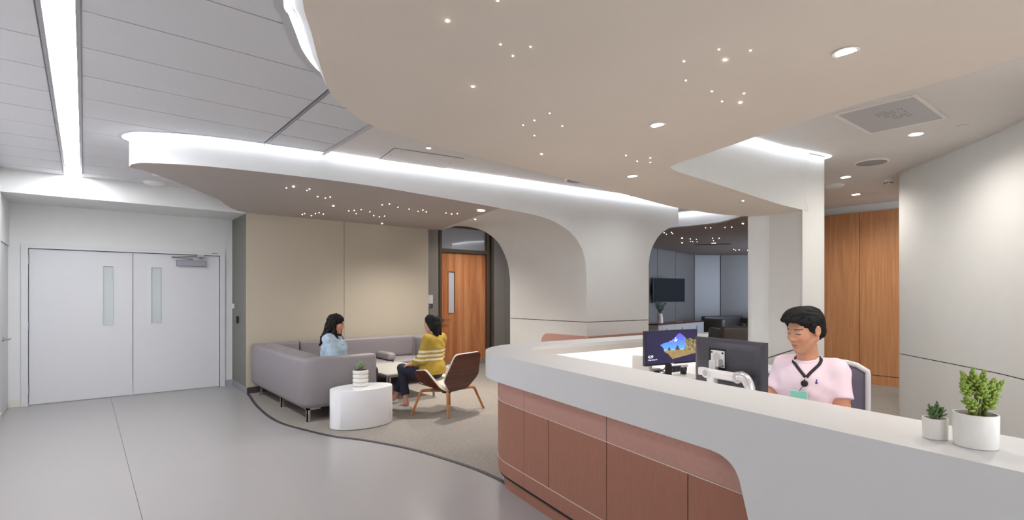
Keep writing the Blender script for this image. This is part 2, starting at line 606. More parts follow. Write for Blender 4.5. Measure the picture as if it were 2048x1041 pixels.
# ---- wall with the wood door, metal panels and transom
YW = 9.14
ww = struct(empty('wall_metal'))
obj('wall_core', join(box(5.0, 5.58, YW + 0.02, YW + 0.25, 0, 3.2), box(6.99, 12.0, YW + 0.02, YW + 0.25, 0, 3.2), box(5.0, 12.0, YW + 0.4, YW + 0.5, 0, 3.2), box(5.5, 7.05, YW + 0.02, YW + 0.25, 2.93, 3.2)), DARK, ww)
for a, b in ((5.05, 5.575), (6.995, 7.31), (7.316, 7.9), (7.906, 8.6), (8.606, 9.3)):
    obj('metal_panel', box(a, b, YW - 0.005, YW + 0.02, 0.10, 3.03), GREYP, ww)
struct(obj('baseboard_metal', box(5.05, 9.3, YW - 0.012, YW + 0.02, 0.0, 0.10), BASE))
d3 = struct(empty('door_3', (0, YW, 0)), 'tall wood veneer door with slim glass pane under a glass transom')
obj('frame', join(box(5.585, 5.645, -0.02, 0.14, 0, 2.93), box(6.79, 6.86, -0.02, 0.14, 0, 2.93), box(6.92, 6.985, -0.02, 0.14, 0, 2.93), box(6.86, 6.92, 0.03, 0.14, 0, 2.93), box(5.645, 6.79, -0.02, 0.14, 2.375, 2.45), box(5.645, 6.92, -0.02, 0.14, 2.90, 2.93)), BRONZE, d3)
x0, x1, a, b, za, zb = 5.65, 6.785, 5.835, 5.985, 1.12, 1.98
wdl = obj('door_leaf', join(box(x0, a, 0.03, 0.075, 0.006, 2.368), box(b, x1, 0.03, 0.075, 0.006, 2.368), box(a, b, 0.03, 0.075, 0.006, za), box(a, b, 0.03, 0.075, zb, 2.368)), DOORWOOD, d3)
obj('vision_pane', box(a, b, 0.045, 0.055, za, zb), M('lit_pane', (206, 208, 216), 0.2), wdl)
obj('pane_bead', join(box(a - .014, a, .02, .05, za - .014, zb + .014), box(b, b + .014, .02, .05, za - .014, zb + .014), box(a, b, .02, .05, za - .014, za), box(a, b, .02, .05, zb, zb + .014)), OAK, wdl)
obj('lever_handle', join(xf(lathe([(0.03, 0), (0.03, 0.014)], 16), (5.70, 0.03, 0.985), rx=R(90)), tube([(5.70, 0.03, 0.985), (5.70, -0.03, 0.985), (5.715, -0.035, 0.985), (5.85, -0.035, 0.985)], 0.011, 8)), STEEL, wdl, smooth='auto')
obj('transom_pane', box(5.645, 6.79, 0.03, 0.036, 2.45, 2.90), M('transom_glass', (188, 192, 200), 0.04, spec=0.9, coat=0.6), d3)
# door sign on the metal panel
sg = thing('room_sign', 'white room sign with dark lower band beside the wood door', 'sign', (5.32, YW - 0.006, 1.33))
obj('sign_plate', box(-0.115, 0.115, -0.012, 0, -0.01, 0.165), M('sign_white', (226, 227, 230), 0.4), sg)
obj('sign_band', box(-0.115, 0.115, -0.012, 0, -0.09, -0.012), M('sign_dark', (84, 80, 92), 0.4), sg)
text_mesh('sign_number', 'A.A101', 0.05, M('print_white', (240, 240, 240), 0.5), sg, (-0.10, -0.0125, -0.066), (R(90), 0, 0))
obj('sign_print', join(*[box(-0.10 + k * 0.013, -0.091 + k * 0.013, -0.0125, -0.012, 0.128, 0.142 - 0.003 * (k % 2)) for k in range(6)]), M('print_grey', (110, 110, 116), 0.6), sg)

# ---- cloud A: left floating ceiling that turns down into the big arch pillar
NEAR = [(.335, 6.20, ZA), (.36, 6.05, ZA), (.477, 5.917, ZA), (.937, 5.715, ZA), (1.741, 5.6, ZA), (2.48, 5.527, 2.735), (3.139, 5.451, 2.70), (3.883, 5.362, 2.655), (4.178, 5.327, 2.634), (4.652, 5.275, 2.60), (4.992, 5.241, 2.546), (5.213, 5.219, 2.472), (5.396, 5.2, 2.371), (5.535, 5.185, 2.228), (5.61, 5.176, 2.087), (5.648, 5.172, 1.906), (5.66, 5.17, 1.7), (5.66, 5.17, 0.0)]
FAR = [(.335, 6.21, ZA), (.37, 6.27, ZA), (.50, 6.36, ZA), (.85, 6.85, ZA), (1.30, 7.55, ZA), (1.905, 8.63, ZA), (3.2, 8.63, ZA), (4.5, 8.63, ZA), (5.25, 8.63, ZA), (5.18, 8.0, ZA), (5.315, 7.8, 2.735), (5.372, 7.493, 2.669), (5.419, 7.261, 2.572), (5.492, 7.071, 2.414), (5.535, 6.946, 2.211), (5.568, 6.879, 2.013), (5.59, 6.85, 1.758), (5.59, 6.85, 0.0)]
ns = 5
N2 = spline(NEAR[:-1], ns) + [NEAR[-1]]
F2 = spline(FAR[:-1], ns) + [FAR[-1]]
JZ = 1.104
ca = struct(empty('ceiling_cloud_left'), 'white and taupe floating ceiling cloud flowing down into a broad arch pillar')
rows_u = []
for i in range(11):
    t = i / 10
    rows_u.append([tuple(np.array(p) * (1 - t) + np.array(q) * t) for p, q in zip(N2, F2)])
k_taupe = 8 * ns
obj('underside', loft([r[:k_taupe + 1] for r in rows_u]), TANA, ca, smooth=True)
rr = []
for r in rows_u:
    q = [p for p in r[k_taupe:]]
    q[-1] = (q[-1][0], q[-1][1], JZ + 0.005)
    rr.append(q)
obj('arch_soffit', loft(rr), SOFT, ca, smooth='auto')
obj('lower_panel', loft([[(p[0], p[1], JZ - 0.005), (p[0], p[1], 0.0)] for p in (NEAR[-1], FAR[-1])]), SOFT, ca)
# front fascia, over the pillar and on to the flared end
RA = [(6.95, 5.024, 0.0), (6.95, 5.024, 1.982), (6.981, 5.02, 2.143), (7.062, 5.011, 2.307), (7.214, 4.995, 2.477), (7.454, 4.968, 2.615), (7.60, 4.952, 2.66), (7.664, 4.945, 2.672)]
RA2 = [RA[0]] + spline(RA[1:], 4)
low = [(p[0], p[1], max(p[2], JZ + 0.005)) for p in N2] + [(p[0], p[1], max(p[2], JZ + 0.005)) for p in RA2]
obj('fascia', loft([low, [(p[0], p[1], ZC + 0.012) for p in low]]), WHITE, ca, smooth='auto')
obj('lower_panel', loft([[(5.66, 5.17, JZ - 0.005), (5.66, 5.17, 0)], [(6.95, 5.024, JZ - 0.005), (6.95, 5.024, 0)]]), WHITE, ca)
obj('pillar_core', prism([(5.68, 5.19), (6.93, 5.05), (6.9, 6.8), (5.63, 6.83)], 0, 2.0), DARK, ca)
obj('arch_soffit', loft([RA2, [(p[0] - 0.07, p[1] + 1.66, p[2]) for p in RA2]]), SOFT, ca, smooth='auto')
obj('fascia_end', loft([[(7.664, 4.945, 2.672), (7.664, 4.945, ZC)], [(7.594, 6.605, 2.672), (7.594, 6.605, ZC)]]), WHITE, ca)
# back edge of the cloud (seen from the recess) and edge over the corridor
fb = [(p[0], p[1], p[2]) for p in F2[:5 * ns + 1]]
obj('fascia_back', loft([fb, [(p[0], p[1], ZC + 0.012) for p in fb]]), WHITE, ca, smooth='auto')
fe = [p for p in F2[8 * ns:]]
obj('fascia_corridor', loft([fe, [(p[0] if p[2] > 2.74 else 5.6, p[1], ZC + 0.012) for p in fe]]), SOFT, ca)
# cove strip and trim ring hugging the fascia
ringp = [(p[0], p[1]) for p in N2[:-6]] + [(p[0], p[1]) for p in RA2[4:]]
ring_src = [(.62, 6.55), (.42, 6.33), (.335, 6.205)] + [(.36, 6.05), (.477, 5.917), (.937, 5.715), (1.741, 5.6), (2.48, 5.527), (3.139, 5.451), (4.178, 5.327), (5.213, 5.219), (6.2, 5.108), (6.95, 5.024), (7.45, 4.968), (7.62, 4.952)]
ring_src = spline(ring_src, 5) + [(7.70, 4.96), (7.72, 5.1), (7.70, 5.8)]
obj('cove_strip', ribbon(offset(ring_src, -0.002), offset(ring_src, -0.055), ZC - 0.0035), COVEM, ca)
obj('cove_trim', ribbon(offset(ring_src, -0.055), offset(ring_src, -0.085), ZC - 0.004), M('trim_grey', (188, 186, 188), 0.5), ca)

# ---- cloud B: large tan floating ceiling over the desk, its underside falling gently toward the column
def zb(x):
    return 2.90 - 0.083 * x
BL = [(.50, 1.2), (.62, 1.95), (.756, 2.397), (.875, 2.643), (1.03, 2.962), (1.207, 3.288), (1.369, 3.45), (1.602, 3.612), (1.921, 3.642), (2.33, 3.637), (2.812, 3.586), (3.336, 3.503), (3.955, 3.435), (4.601, 3.372), (5.064, 3.312), (5.405, 3.21), (5.689, 3.065), (5.906, 2.88), (6.02, 2.72)]
BR = [(6.08, 2.60), (6.10, 2.38), (6.0, 2.2875), (5.888, 2.3088), (5.70, 2.350), (5.531, 2.385), (5.01, 2.443), (4.386, 2.506), (4.05, 2.546), (3.92, 2.558), (3.82, 2.54), (3.77, 2.47), (3.699, 2.197), (3.591, 1.751), (3.511, 1.391), (3.451, 1.093), (3.423, .736), (3.362, .359), (3.1, -.5), (2.4, -1.4), (1.3, -1.6), (.6, -.8)]
bot = spline(BL, 4)[:-1] + spline(BR, 4)
cb = struct(empty('ceiling_cloud_reception'), 'large tan floating ceiling cloud with point lights above the reception desk')
n = len(bot)
obj('underside', ([(x, y, zb(x)) for x, y in bot], [tuple(range(n))]), TAN, cb)
TL = [(.50, 1.2), (.66, 2.1), (.816, 2.767), (.88, 2.899), (.964, 3.065), (1.084, 3.294), (1.249, 3.50), (1.45, 3.62), (1.65, 3.66), (1.921, 3.675)] + [(x, y + .03) for x, y in BL[9:]]
top = spline(TL, 4)[:-1] + spline(BR, 4)
obj('fascia', loft([[(x, y, zb(x)) for x, y in bot], [(x, y, ZC + 0.012) for x, y in top]], True), WHITE, cb, smooth='auto')
ls = spline(TL[:12], 6)
obj('cove_strip', ribbon(offset(ls, 0.002), offset(ls, 0.035), ZC - 0.0035), COVEM, cb)
obj('cove_trim', ribbon(offset(ls, 0.035), offset(ls, 0.085), ZC - 0.004), M('trim_grey', (188, 186, 188), 0.5), cb)
rs = spline([(6.37, 2.32), (6.345, 2.255), (6.27, 2.222), (5.888, 2.300), (5.531, 2.378), (5.01, 2.436), (4.386, 2.50)], 5)
obj('cove_strip', ribbon(offset(rs, 0.0), offset(rs, 0.045), ZC + 0.008), COVEM, cb)

# ---- white column under cloud B
co = struct(empty('wall_column'), 'white freestanding column below the tan ceiling cloud')
obj('column_face', prism([(5.888, 2.308), (6.25, 2.234), (6.268, 2.232), (6.28, 2.24), (6.9, 2.50), (6.9, 2.8), (6.05, 2.42)], 0.0, ZC), WHITE, co, bevel=0.004)
obj('column_body', prism([(5.93, 2.34), (5.99, 2.70), (6.3, 3.0), (6.9, 2.9), (6.9, 2.5), (6.2, 2.27)], 0.0, ZC), SOFT, co)
rc = spline([(6.03, 2.68), (5.985, 2.705), (5.955, 2.75), (5.945, 2.82), (5.955, 2.895), (6.02, 2.96)], 5) + [(6.5, 3.1), (6.6, 2.8)]
obj('column_round', prism(rc, 0.0, ZC), WHITE, co, smooth='auto')

# ---- right curved wall with reveal
rw = spline([(9.5, 2.20), (8.9, 2.10), (8.5, 2.04), (8.25, 2.005), (8.10, 1.987), (8.0, 1.977), (7.94, 1.97), (7.895, 1.957), (7.85, 1.935), (7.81, 1.90), (7.75, 1.85), (7.65, 1.76), (7.5, 1.625), (7.33, 1.475), (7.16, 1.324), (6.9, 1.10), (6.64, .887), (6.45, .755), (6.265, .64), (5.95, .46), (5.6, .30), (5.1, .11), (4.6, -.05), (4.0, -.19), (3.4, -.3)], 3)
wr = struct(empty('wall_right'))
obj('upper_panel', wallstrip(rw, 0.776, ZC + 0.012, 0.12), WHITE, wr, smooth='auto')
obj('lower_panel', wallstrip(rw, 0.0, 0.766, 0.12), WHITE, wr, smooth='auto')
obj('reveal', wallstrip(offset(rw, 0.012), 0.70, 0.85, 0.06), DARK, wr)

# ---- wood panelled end wall
wc = struct(empty('wall_wood'))
obj('wall_core', box(10.22, 10.4, 1.2, 4.66, 0, 3.2), WHITE, wc)
yy = [1.3, 2.05, 3.10, 3.98, 4.9]
ys = [1.55, 2.30, 3.078, 3.86, 4.64]
for a, b in zip(ys, ys[1:]):
    obj('wood_panel', box(10.17, 10.22, a + 0.004, b - 0.004, 0.165, 2.90), CABWOOD, wc)
obj('wood_plinth', box(10.165, 10.22, 1.4, 4.7, 0.0, 0.155), CABWOOD, wc)
obj('panel_gap', box(10.20, 10.221, 1.4, 4.7, 0.1, 2.9), DARK, wc)

# ---- waiting room beyond: panelled wall and cloud C
wb = struct(empty('wall_waiting'))
wp = [(9.4, 7.6), (11.10, 8.20), (12.25, 8.57), (15.25, 9.26), (15.95, 8.75), (16.5, 8.03), (17.0, 7.0), (17.2, 5.5)]
seams = [0, 1.5, 2.6, 4.0, 5.6, 6.6, 7.6, 8.6, 9.6]
acc = [0]
for p, q in zip(wp, wp[1:]):
    acc.append(acc[-1] + math.hypot(q[0] - p[0], q[1] - p[1]))
def along(s):
    for i in range(len(wp) - 1):
        if s <= acc[i + 1] or i == len(wp) - 2:
            t = (s - acc[i]) / (acc[i + 1] - acc[i])
            return (wp[i][0] + (wp[i + 1][0] - wp[i][0]) * t, wp[i][1] + (wp[i + 1][1] - wp[i][1]) * t)
cuts = sorted(set([0.0] + [acc[2], acc[3] - 0.001, acc[3], acc[4], acc[5]] + [acc[1], acc[2] + 1.4, acc[6], acc[7]]))
for a, b in zip(cuts, cuts[1:]):
    if b - a < 0.05:
        continue
    p, q = along(a + 0.012), along(b - 0.012)
    obj('wall_panel', wallstrip([p, q], 0.0, ZC, 0.05), GREYP, wb)
obj('wall_core', wallstrip(offset(wp, 0.052), 0.0, ZC, 0.1), DARK, wb)
cc = struct(empty('ceiling_cloud_waiting'), 'brown floating ceiling cloud over the waiting room')
cf = spline([(9.4, 7.45), (9.2, 6.8), (8.75, 6.2), (8.62, 5.7), (8.66, 5.2), (8.6, 4.7), (8.25, 4.2), (7.95, 3.75), (7.7, 3.3)], 5)
cpoly = cf + [(8.5, 3.2), (12.0, 4.6), (17.0, 5.5), (16.9, 7.0), (16.4, 8.0), (15.9, 8.65), (15.2, 9.15), (12.3, 8.48), (11.1, 8.1)]
obj('underside', prism(cpoly, 2.76, 2.78), TANC, cc)
obj('fascia', loft([[(x, y, 2.76) for x, y in cf], [(x, y, ZC + 0.012) for x, y in cf]]), WHITE, cc, smooth='auto')
cr = [(x, y) for x, y in cf[6:]]
obj('cove_strip', ribbon(offset(cr, -0.005), offset(cr, -0.055), ZC - 0.002), COVEM, cc)
# daylight window of the waiting room, out of view behind the column
wn = struct(empty('window_1', (14.6, 4.6, 0)))
obj('pane', xf(box(-1.6, 1.6, -0.01, 0.01, 0.8, 2.7), (0, 0, 0), rz=R(20)), EM('daylight_pane', (196, 214, 244), 3.2), wn)
obj('window_frame', xf(join(box(-1.66, -1.6, -0.05, 0.05, 0.74, 2.76), box(1.6, 1.66, -0.05, 0.05, 0.74, 2.76), box(-1.6, 1.6, -0.05, 0.05, 0.74, 0.8), box(-1.6, 1.6, -0.05, 0.05, 2.7, 2.76)), rz=R(20)), BRONZE, wn)
struct(obj('wall_window', xf(join(box(-3.5, -1.66, -0.05, 0.05, 0, 3.0), box(1.66, 3.5, -0.05, 0.05, 0, 3.0), box(-1.66, 1.66, -0.05, 0.05, 0, 0.74), box(-1.66, 1.66, -0.05, 0.05, 2.76, 3.0)), (14.6, 4.6, 0), rz=R(20)), GREYP))
# ================================================================== CEILING FITTINGS
WARM = (1.0, 0.95, 0.88)
COOL = (0.95, 0.98, 1.0)
TRIMW = M('trim_white', (236, 234, 230), 0.4)
def downlight(x, y, z, r, label, watts, color, spot, group):
    t = thing('recessed_downlight', label, 'ceiling light', (x, y, z), 0, group)
    obj('trim_ring', lathe([(r, -0.001), (r + 0.012, -0.003), (r + 0.014, 0.0), (r, 0.004)], 24, False, False), TRIMW, t)
    obj('lens', lathe([(r, -0.0015), (r * 0.4, -0.002), (0.001, -0.002)], 24, False, False), DLENS, t)
    lamp('SPOT', t, (0, 0, -0.03), watts * SPOT, color, 0.06, spot, 1.0)
    return t
GB = 'recessed downlights in the tan cloud'
downlight(2.979, 2.08, 2.653, 0.042, 'round downlight in the tan cloud left of the cloud tip', 20, WARM, 120, GB)
downlight(3.83, 2.942, 2.582, 0.042, 'small far downlight in the tan cloud near the long arch fascia', 20, WARM, 120, GB)
downlight(2.797, 0.903, 2.668, 0.044, 'largest brightest downlight in the tan cloud, toward the ceiling diffuser', 24, WARM, 120, GB)
GA = 'recessed downlights in the left cloud'
downlight(4.189, 7.289, 2.725, 0.047, 'downlight in the taupe cloud nearer the beige wall', 170, WARM, 140, GA)
downlight(4.164, 5.717, 2.645, 0.047, 'downlight in the taupe cloud nearer the white fascia', 130, WARM, 105, GA)
GR = 'recessed downlights by the wood panels'
downlight(6.088, 1.378, ZC + .012, 0.054, 'downlight beside the square ceiling diffuser', 52, WARM, 160, GR)
downlight(7.626, 2.466, ZC + .012, 0.054, 'downlight beside the white column and round speaker', 42, WARM, 155, GR)
downlight(9.078, 2.794, ZC + .012, 0.054, 'farthest downlight right before the wood panels', 62, WARM, 155, GR)
downlight(4.7, 4.32, ZC + .012, 0.05, 'added unseen left downlight in the ceiling channel, brightening the arch pillar', 24, COOL, 150, 'added channel downlights')  # added lamp, out of view, to brighten the pillar front
downlight(6.15, 4.25, ZC + .012, 0.05, 'added unseen right downlight in the ceiling channel, brightening the arch pillar', 24, COOL, 150, 'added channel downlights')  # second added lamp for the pillar, also out of view
downlight(6.15, 8.05, ZC + .012, 0.05, 'added unseen downlight in the corridor ceiling, brightening the wood door', 90, WARM, 150, 'added corridor downlight')  # extra lamp behind the arch, put in to lift the wood door
downlight(4.25, .30, ZC + .012, 0.054, 'added unseen downlight above the tan cloud edge, brightening the right wall', 72, WARM, 165, GR)  # extra out-of-view lamp, put in to brighten the curved right wall
downlight(11.9, 6.7, 2.76, 0.05, 'downlight in the brown cloud of the waiting room', 60, WARM, 120, 'waiting room downlight')
downlight(2.761, 4.72, ZC + .012, 0.022, 'tiny downlight in the white ceiling channel beside the access panel', 10, WARM, 120, 'channel light')

from mathutils.bvhtree import BVHTree
_uv, _uf = loft(rows_u)
_bvh = BVHTree.FromPolygons([Vector(p) for p in _uv], _uf)
def za(x, y):
    h = _bvh.ray_cast(Vector((x, y, 1.9)), Vector((0, 0, 1)))
    return h[0].z if h[0] else ZA
star_mesh = {}
def stars(pts, z, r, label, group):
    for i, (x, y) in enumerate(pts):
        if r not in star_mesh:
            o = star_mesh[r] = obj('star_light', ball((0, 0, 0), r, 8, 6, (1, 1, 0.5)), STAR)
        else:
            o = star_mesh[r].copy()
            COL.objects.link(o)
        o.location = (x, y, z(x) if z is zb else (za(x, y) - .003 if z is za else z))
        tag(o, label[i] if isinstance(label, list) else label, 'star light', group)
stars([(3.336, 2.627), (3.508, 2.647), (3.506, 2.518), (3.598, 2.584), (1.38, 1.775), (1.607, 2.045), (1.726, 1.953), (1.722, 2.086), (2.359, 2.48), (2.373, 2.645), (2.379, 2.77), (2.571, 2.575), (2.566, 2.86), (2.36, 1.491), (2.545, 1.596), (2.373, 1.309), (2.482, 1.208), (2.757, 1.563), (2.897, 1.447), (2.914, 1.588)], zb, 0.0045, 'tiny faint star point light set in the tan ceiling cloud', 'faint star lights in the tan cloud')
stars([(1.308, 2.062), (1.785, 2.536), (2.884, 3.127), (2.484, 1.338), (2.996, 1.518), (5.194, 2.605)], zb, 0.0085, ['brightest star point at the upper left of the tan cloud', 'bright lone star point left of center near the tan cloud edge', 'bright star point at the far edge of the tan cloud above the arch', 'upper bright star point of the cluster left of the largest downlight', 'lower bright star point of the cluster left of the largest downlight', 'lone star point on the tan cloud bridge beside the white column'], 'bright star lights in the tan cloud')
s = 1.038
stars([(x * s, y * s) for x, y in [(1.957, 6.05), (2.176, 6.339), (2.281, 6.369), (2.299, 6.257), (2.489, 7.798), (2.643, 7.961), (2.612, 7.697), (2.623, 7.577), (2.716, 7.669), (2.499, 7.933), (2.874, 7.103), (2.908, 6.999), (2.95, 6.863), (3.055, 7.277), (3.119, 6.954), (3.317, 7.26), (3.443, 7.333), (3.461, 7.2), (2.981, 6.274), (3.016, 6.135), (3.205, 6.27), (3.379, 6.29), (3.556, 6.364), (3.541, 6.205), (3.654, 6.309), (3.874, 6.153), (3.979, 6.169), (4.008, 6.068), (1.741, 6.07), (1.954, 5.95)]], za, 0.0052, 'tiny faint star point light set in the taupe left cloud', 'faint star lights in the left cloud')
stars([(x * s, y * s) for x, y in [(2.552, 6.829), (3.847, 8.096), (4.504, 6.342), (1.776, 5.936)]], za, 0.0105, ['bright star point in the middle left of the taupe cloud', 'bright star point nearest the beige wall in the taupe cloud', 'bright star point at the arch end of the taupe cloud', 'leftmost bright star point of the taupe cloud'], 'bright star lights in the left cloud')
s = 1.051
stars([(x * s, y * s) for x, y in [(8.65, 5.894), (8.879, 5.998), (8.721, 5.778), (8.933, 5.894), (10.081, 6.217), (10.524, 6.483), (10.616, 6.486), (10.234, 6.162), (10.748, 6.455), (8.587, 4.991), (8.658, 4.933), (10.275, 5.812), (10.758, 6.062), (10.406, 5.739), (8.801, 4.742), (8.839, 4.638), (13.319, 6.932), (13.607, 7.026), (13.596, 6.923), (13.854, 6.822)]], 2.757, 0.0055, 'tiny faint star point light set in the brown waiting room cloud', 'faint star lights in the waiting room cloud')
stars([(x * s, y * s) for x, y in [(9.753, 6.207), (10.678, 6.795), (8.544, 4.288)]], 2.757, 0.013, ['upper of the two bright star points left in the brown cloud', 'lower of the two bright star points left in the brown cloud', 'bright star point at the right end of the brown cloud'], 'bright star lights in the waiting room cloud')

# slot diffuser in cloud C
tag(obj('slot_diffuser', xf(box(-0.42, 0.42, -0.03, 0.03, -0.012, 0.0), (12.15, 6.87, 2.76), rz=math.atan2(-.66, .38)), BLACK), 'thin black slot diffuser in the brown waiting room cloud', 'air vent')

def speaker(x, y, label):
    t = thing('ceiling_speaker', label, 'speaker', (x, y, ZC + .012), 0, 'round ceiling speakers')
    obj('rim', lathe([(0.15, -0.012), (0.172, -0.006), (0.175, 0.0), (0.15, 0.0)], 36, False, False), TRIMW, t)
    obj('grille', lathe([(0.151, -0.010), (0.12, -0.013), (0.001, -0.013)], 36, False, False), M('speaker_mesh', (158, 154, 152), 0.7, var=0.2, vscale=400), t)
    for k in range(3):
        a = 2.1 * k + 0.4
        obj('screw', xf(lathe([(0.007, 0), (0.007, 0.003)], 8), (0.115 * math.cos(a), 0.115 * math.sin(a), -0.016)), STEEL, t)
speaker(5.06, 4.78, 'round speaker grille in the white ceiling channel above the arch')
speaker(6.971, 1.991, 'round speaker grille in the ceiling by the right wall')

ap = thing('access_panel', 'flush white access panel screwed into the ceiling channel', 'access panel', (2.916, 5.142, ZC + .012), math.atan2(-.115, .79))
obj('panel', box(-0.395, 0.395, -0.26, 0.26, -0.006, 0), DRY, ap)
obj('panel_gap', join(box(-0.401, 0.401, -0.266, -0.26, -0.002, 0.0), box(-0.401, 0.401, 0.26, 0.266, -0.002, 0), box(-0.401, -0.395, -0.26, 0.26, -0.002, 0), box(0.395, 0.401, -0.26, 0.26, -0.002, 0)), DARK, ap)
for x, y in ((-.31, -.22), (.0, -.22), (.31, -.22), (-.35, 0), (.35, 0)):
    obj('screw', xf(lathe([(0.006, -0.002), (0.006, 0)], 8), (x, y, -0.006)), DARK, ap)

df = thing('ceiling_diffuser', 'square translucent air diffuser panel in the right ceiling', 'air vent', (5.28, 1.37, ZC + .012), math.atan2(-.02, .8))
obj('frame', join(box(-0.43, 0.43, -0.29, -0.262, -0.012, 0), box(-0.43, 0.43, 0.262, 0.29, -0.012, 0), box(-0.43, -0.40, -0.262, 0.262, -0.012, 0), box(0.40, 0.43, -0.262, 0.262, -0.012, 0)), M('diffuser_frame', (228, 224, 220), 0.5), df)
obj('perforated_panel', box(-0.40, 0.40, -0.262, 0.262, -0.006, 0), M('diffuser_panel', (186, 184, 186), 0.5, var=0.05, vscale=500), df)
def dprint():
    parts = []
    r2 = random.Random(3)
    for j in range(9):
        x = -0.17
        while x < 0.12 - (j > 5) * 0.1:
            wd_ = r2.uniform(0.006, 0.03)
            if r2.random() < 0.8:
                parts.append(box(x, x + wd_, -0.12 + j * 0.022, -0.112 + j * 0.022, -0.0072, -0.006))
            x += wd_ + 0.006
    return join(*parts)
obj('printed_marks', dprint(), M('print_grey2', (158, 155, 154), 0.7), df)

def detector(x, y, z, r, label, dome=False):
    t = thing('smoke_detector', label, 'smoke detector', (x, y, z))
    obj('base', lathe([(r, 0), (r, -0.012), (r * 0.92, -0.018)], 28), TRIMW, t)
    if dome:
        obj('sensor_dome', lathe([(r * 0.85, -0.018), (r * 0.82, -0.045), (r * 0.55, -0.062), (r * 0.5, -0.07)], 24), TRIMW, t)
        obj('vent_slots', join(*[xf(box(r * 0.62, r * 0.76, -0.008, 0.008, -0.058, -0.048), rz=k * math.pi / 5) for k in range(10)]), DARK, t)
    else:
        obj('sensor_dome', lathe([(r * 0.9, -0.018), (r * 0.85, -0.034), (r * 0.5, -0.04)], 28), TRIMW, t)
        obj('test_button', xf(lathe([(0.025, -0.045), (0.03, -0.03)], 14), (r * 0.45, -r * 0.25, 0)), TRIMW, t)
detector(8.176, 2.144, ZC + .012, 0.062, 'domed white smoke detector beside the curved right wall', True)
detector(8.046, 2.743, ZC + .012, 0.13, 'flat white detector disc beside the white column')
detector(.73, 8.45, ZC, 0.125, 'flat white detector disc on the planks near the double doors')
tag(obj('sprinkler_cap', xf(lathe([(0.045, 0), (0.045, -0.006), (0.035, -0.009)], 20), (6.10, 1.04, ZC + .012)), DRY), 'flush round sprinkler cover in the ceiling above the right wall', 'sprinkler')
tag(obj('sprinkler_cap', xf(lathe([(0.045, 0), (0.045, -0.006), (0.035, -0.009)], 20), (.70, 7.92, ZC)), TRIMW), 'small sprinkler cover in the planks left of the taupe cloud', 'sprinkler')
tag(obj('wall_sprinkler', join(xf(lathe([(0.03, 0), (0.03, 0.01)], 16), (5.05, 8.8, 2.66), ry=R(90)), tube([(5.05, 8.8, 2.66), (5.13, 8.8, 2.66)], 0.02, 10)), TRIMW, smooth='auto'), 'small white sprinkler nozzle on the panel edge left of the transom', 'sprinkler')

# wall devices on the pier
kp = thing('card_reader', 'black card reader on the grey pier beside the double doors', 'card reader', (1.90, 9.18, 1.05))
obj('reader_body', rbox(0.03, 0.05, 0.115, 0.012, 3, (-0.015, 0, 0.055)), BLACK, kp, smooth=True)
obj('status_light', box(-0.0315, -0.030, -0.012, 0.012, 0.085, 0.09), STEEL, kp)
ds = thing('door_switch', 'small white switch on the grey pier edge', 'switch', (1.90, 9.50, 1.28))
obj('switch_plate', box(-0.03, 0, -0.045, 0.045, 0, 0.075), TRIMW, ds, bevel=0.004)
obj('push_button', box(-0.036, -0.03, -0.02, 0.02, 0.02, 0.055), M('button_grey', (206, 206, 208), 0.4), ds)

# ================================================================== RECEPTION DESK
C0 = (2.497, 3.732)
U = (-.176, -.984)
V = (.984, -.176)
WG = (.997, -.0755)
def cu(t, v=0.0):
    return (C0[0] + U[0] * t + V[0] * v, C0[1] + U[1] * t + V[1] * v)
def cw(s_, v=0.0):
    return (C0[0] + WG[0] * s_ + WG[1] * v, C0[1] + WG[1] * s_ - WG[0] * v)
def round_corner(p0, c, p1, r, n=14):
    a = Vector((p0[0] - c[0], p0[1] - c[1])).normalized()
    b = Vector((p1[0] - c[0], p1[1] - c[1])).normalized()
    ang = a.angle(b)
    t = r / math.tan(ang / 2)
    ctr = Vector(c) + (a + b).normalized() * (r / math.sin(ang / 2))
    s0, s1 = Vector(c) + a * t, Vector(c) + b * t
    a0 = math.atan2(s0.y - ctr.y, s0.x - ctr.x)
    a1 = math.atan2(s1.y - ctr.y, s1.x - ctr.x)
    while a1 - a0 > math.pi: a1 -= 2 * math.pi
    while a1 - a0 < -math.pi: a1 += 2 * math.pi
    return [(ctr.x + r * math.cos(a0 + (a1 - a0) * i / n), ctr.y + r * math.sin(a0 + (a1 - a0) * i / n)) for i in range(n + 1)]
TE, SE = 4.3, 3.05
def outer(off, r):
    """desk outline from the near end along the front, round the corner, along the wing, inset by off"""
    c = cu(0, off)
    # corner of the two inset lines
    a1, b1 = Vector(cu(0, off)), Vector(U)
    a2, b2 = Vector(cw(0, off)), Vector(WG)
    den = b1.x * b2.y - b1.y * b2.x
    dd = a2 - a1
    t = (dd.x * b2.y - dd.y * b2.x) / den
    c = a1 + b1 * t
    return [cu(TE, off)] + round_corner(cu(TE, off), tuple(c), cw(SE, off), r) + [cw(SE, off)]
desk = thing('reception_desk', 'long white reception desk with copper front panels and rounded corner', 'reception desk')
ZT, ZBND = 1.06, 0.862
o0 = outer(0, 0.72)
inn = outer(0.42, 0.06)
inn[-1] = cw(SE, 0.34)
def wing_in(off_front, off_wing, r):
    a1, b1 = Vector(cu(0, off_front)), Vector(U)
    a2, b2 = Vector(cw(0, off_wing)), Vector(WG)
    den = b1.x * b2.y - b1.y * b2.x
    dd = a2 - a1
    c = a1 + b1 * ((dd.x * b2.y - dd.y * b2.x) / den)
    return [cu(TE, off_front)] + round_corner(cu(TE, off_front), tuple(c), cw(SE, off_wing), r) + [cw(SE, off_wing)]
inn = wing_in(0.42, 0.33, 0.30)
obj('countertop', prism(o0 + inn[::-1], ZT - 0.03, ZT), CORIAN, desk)
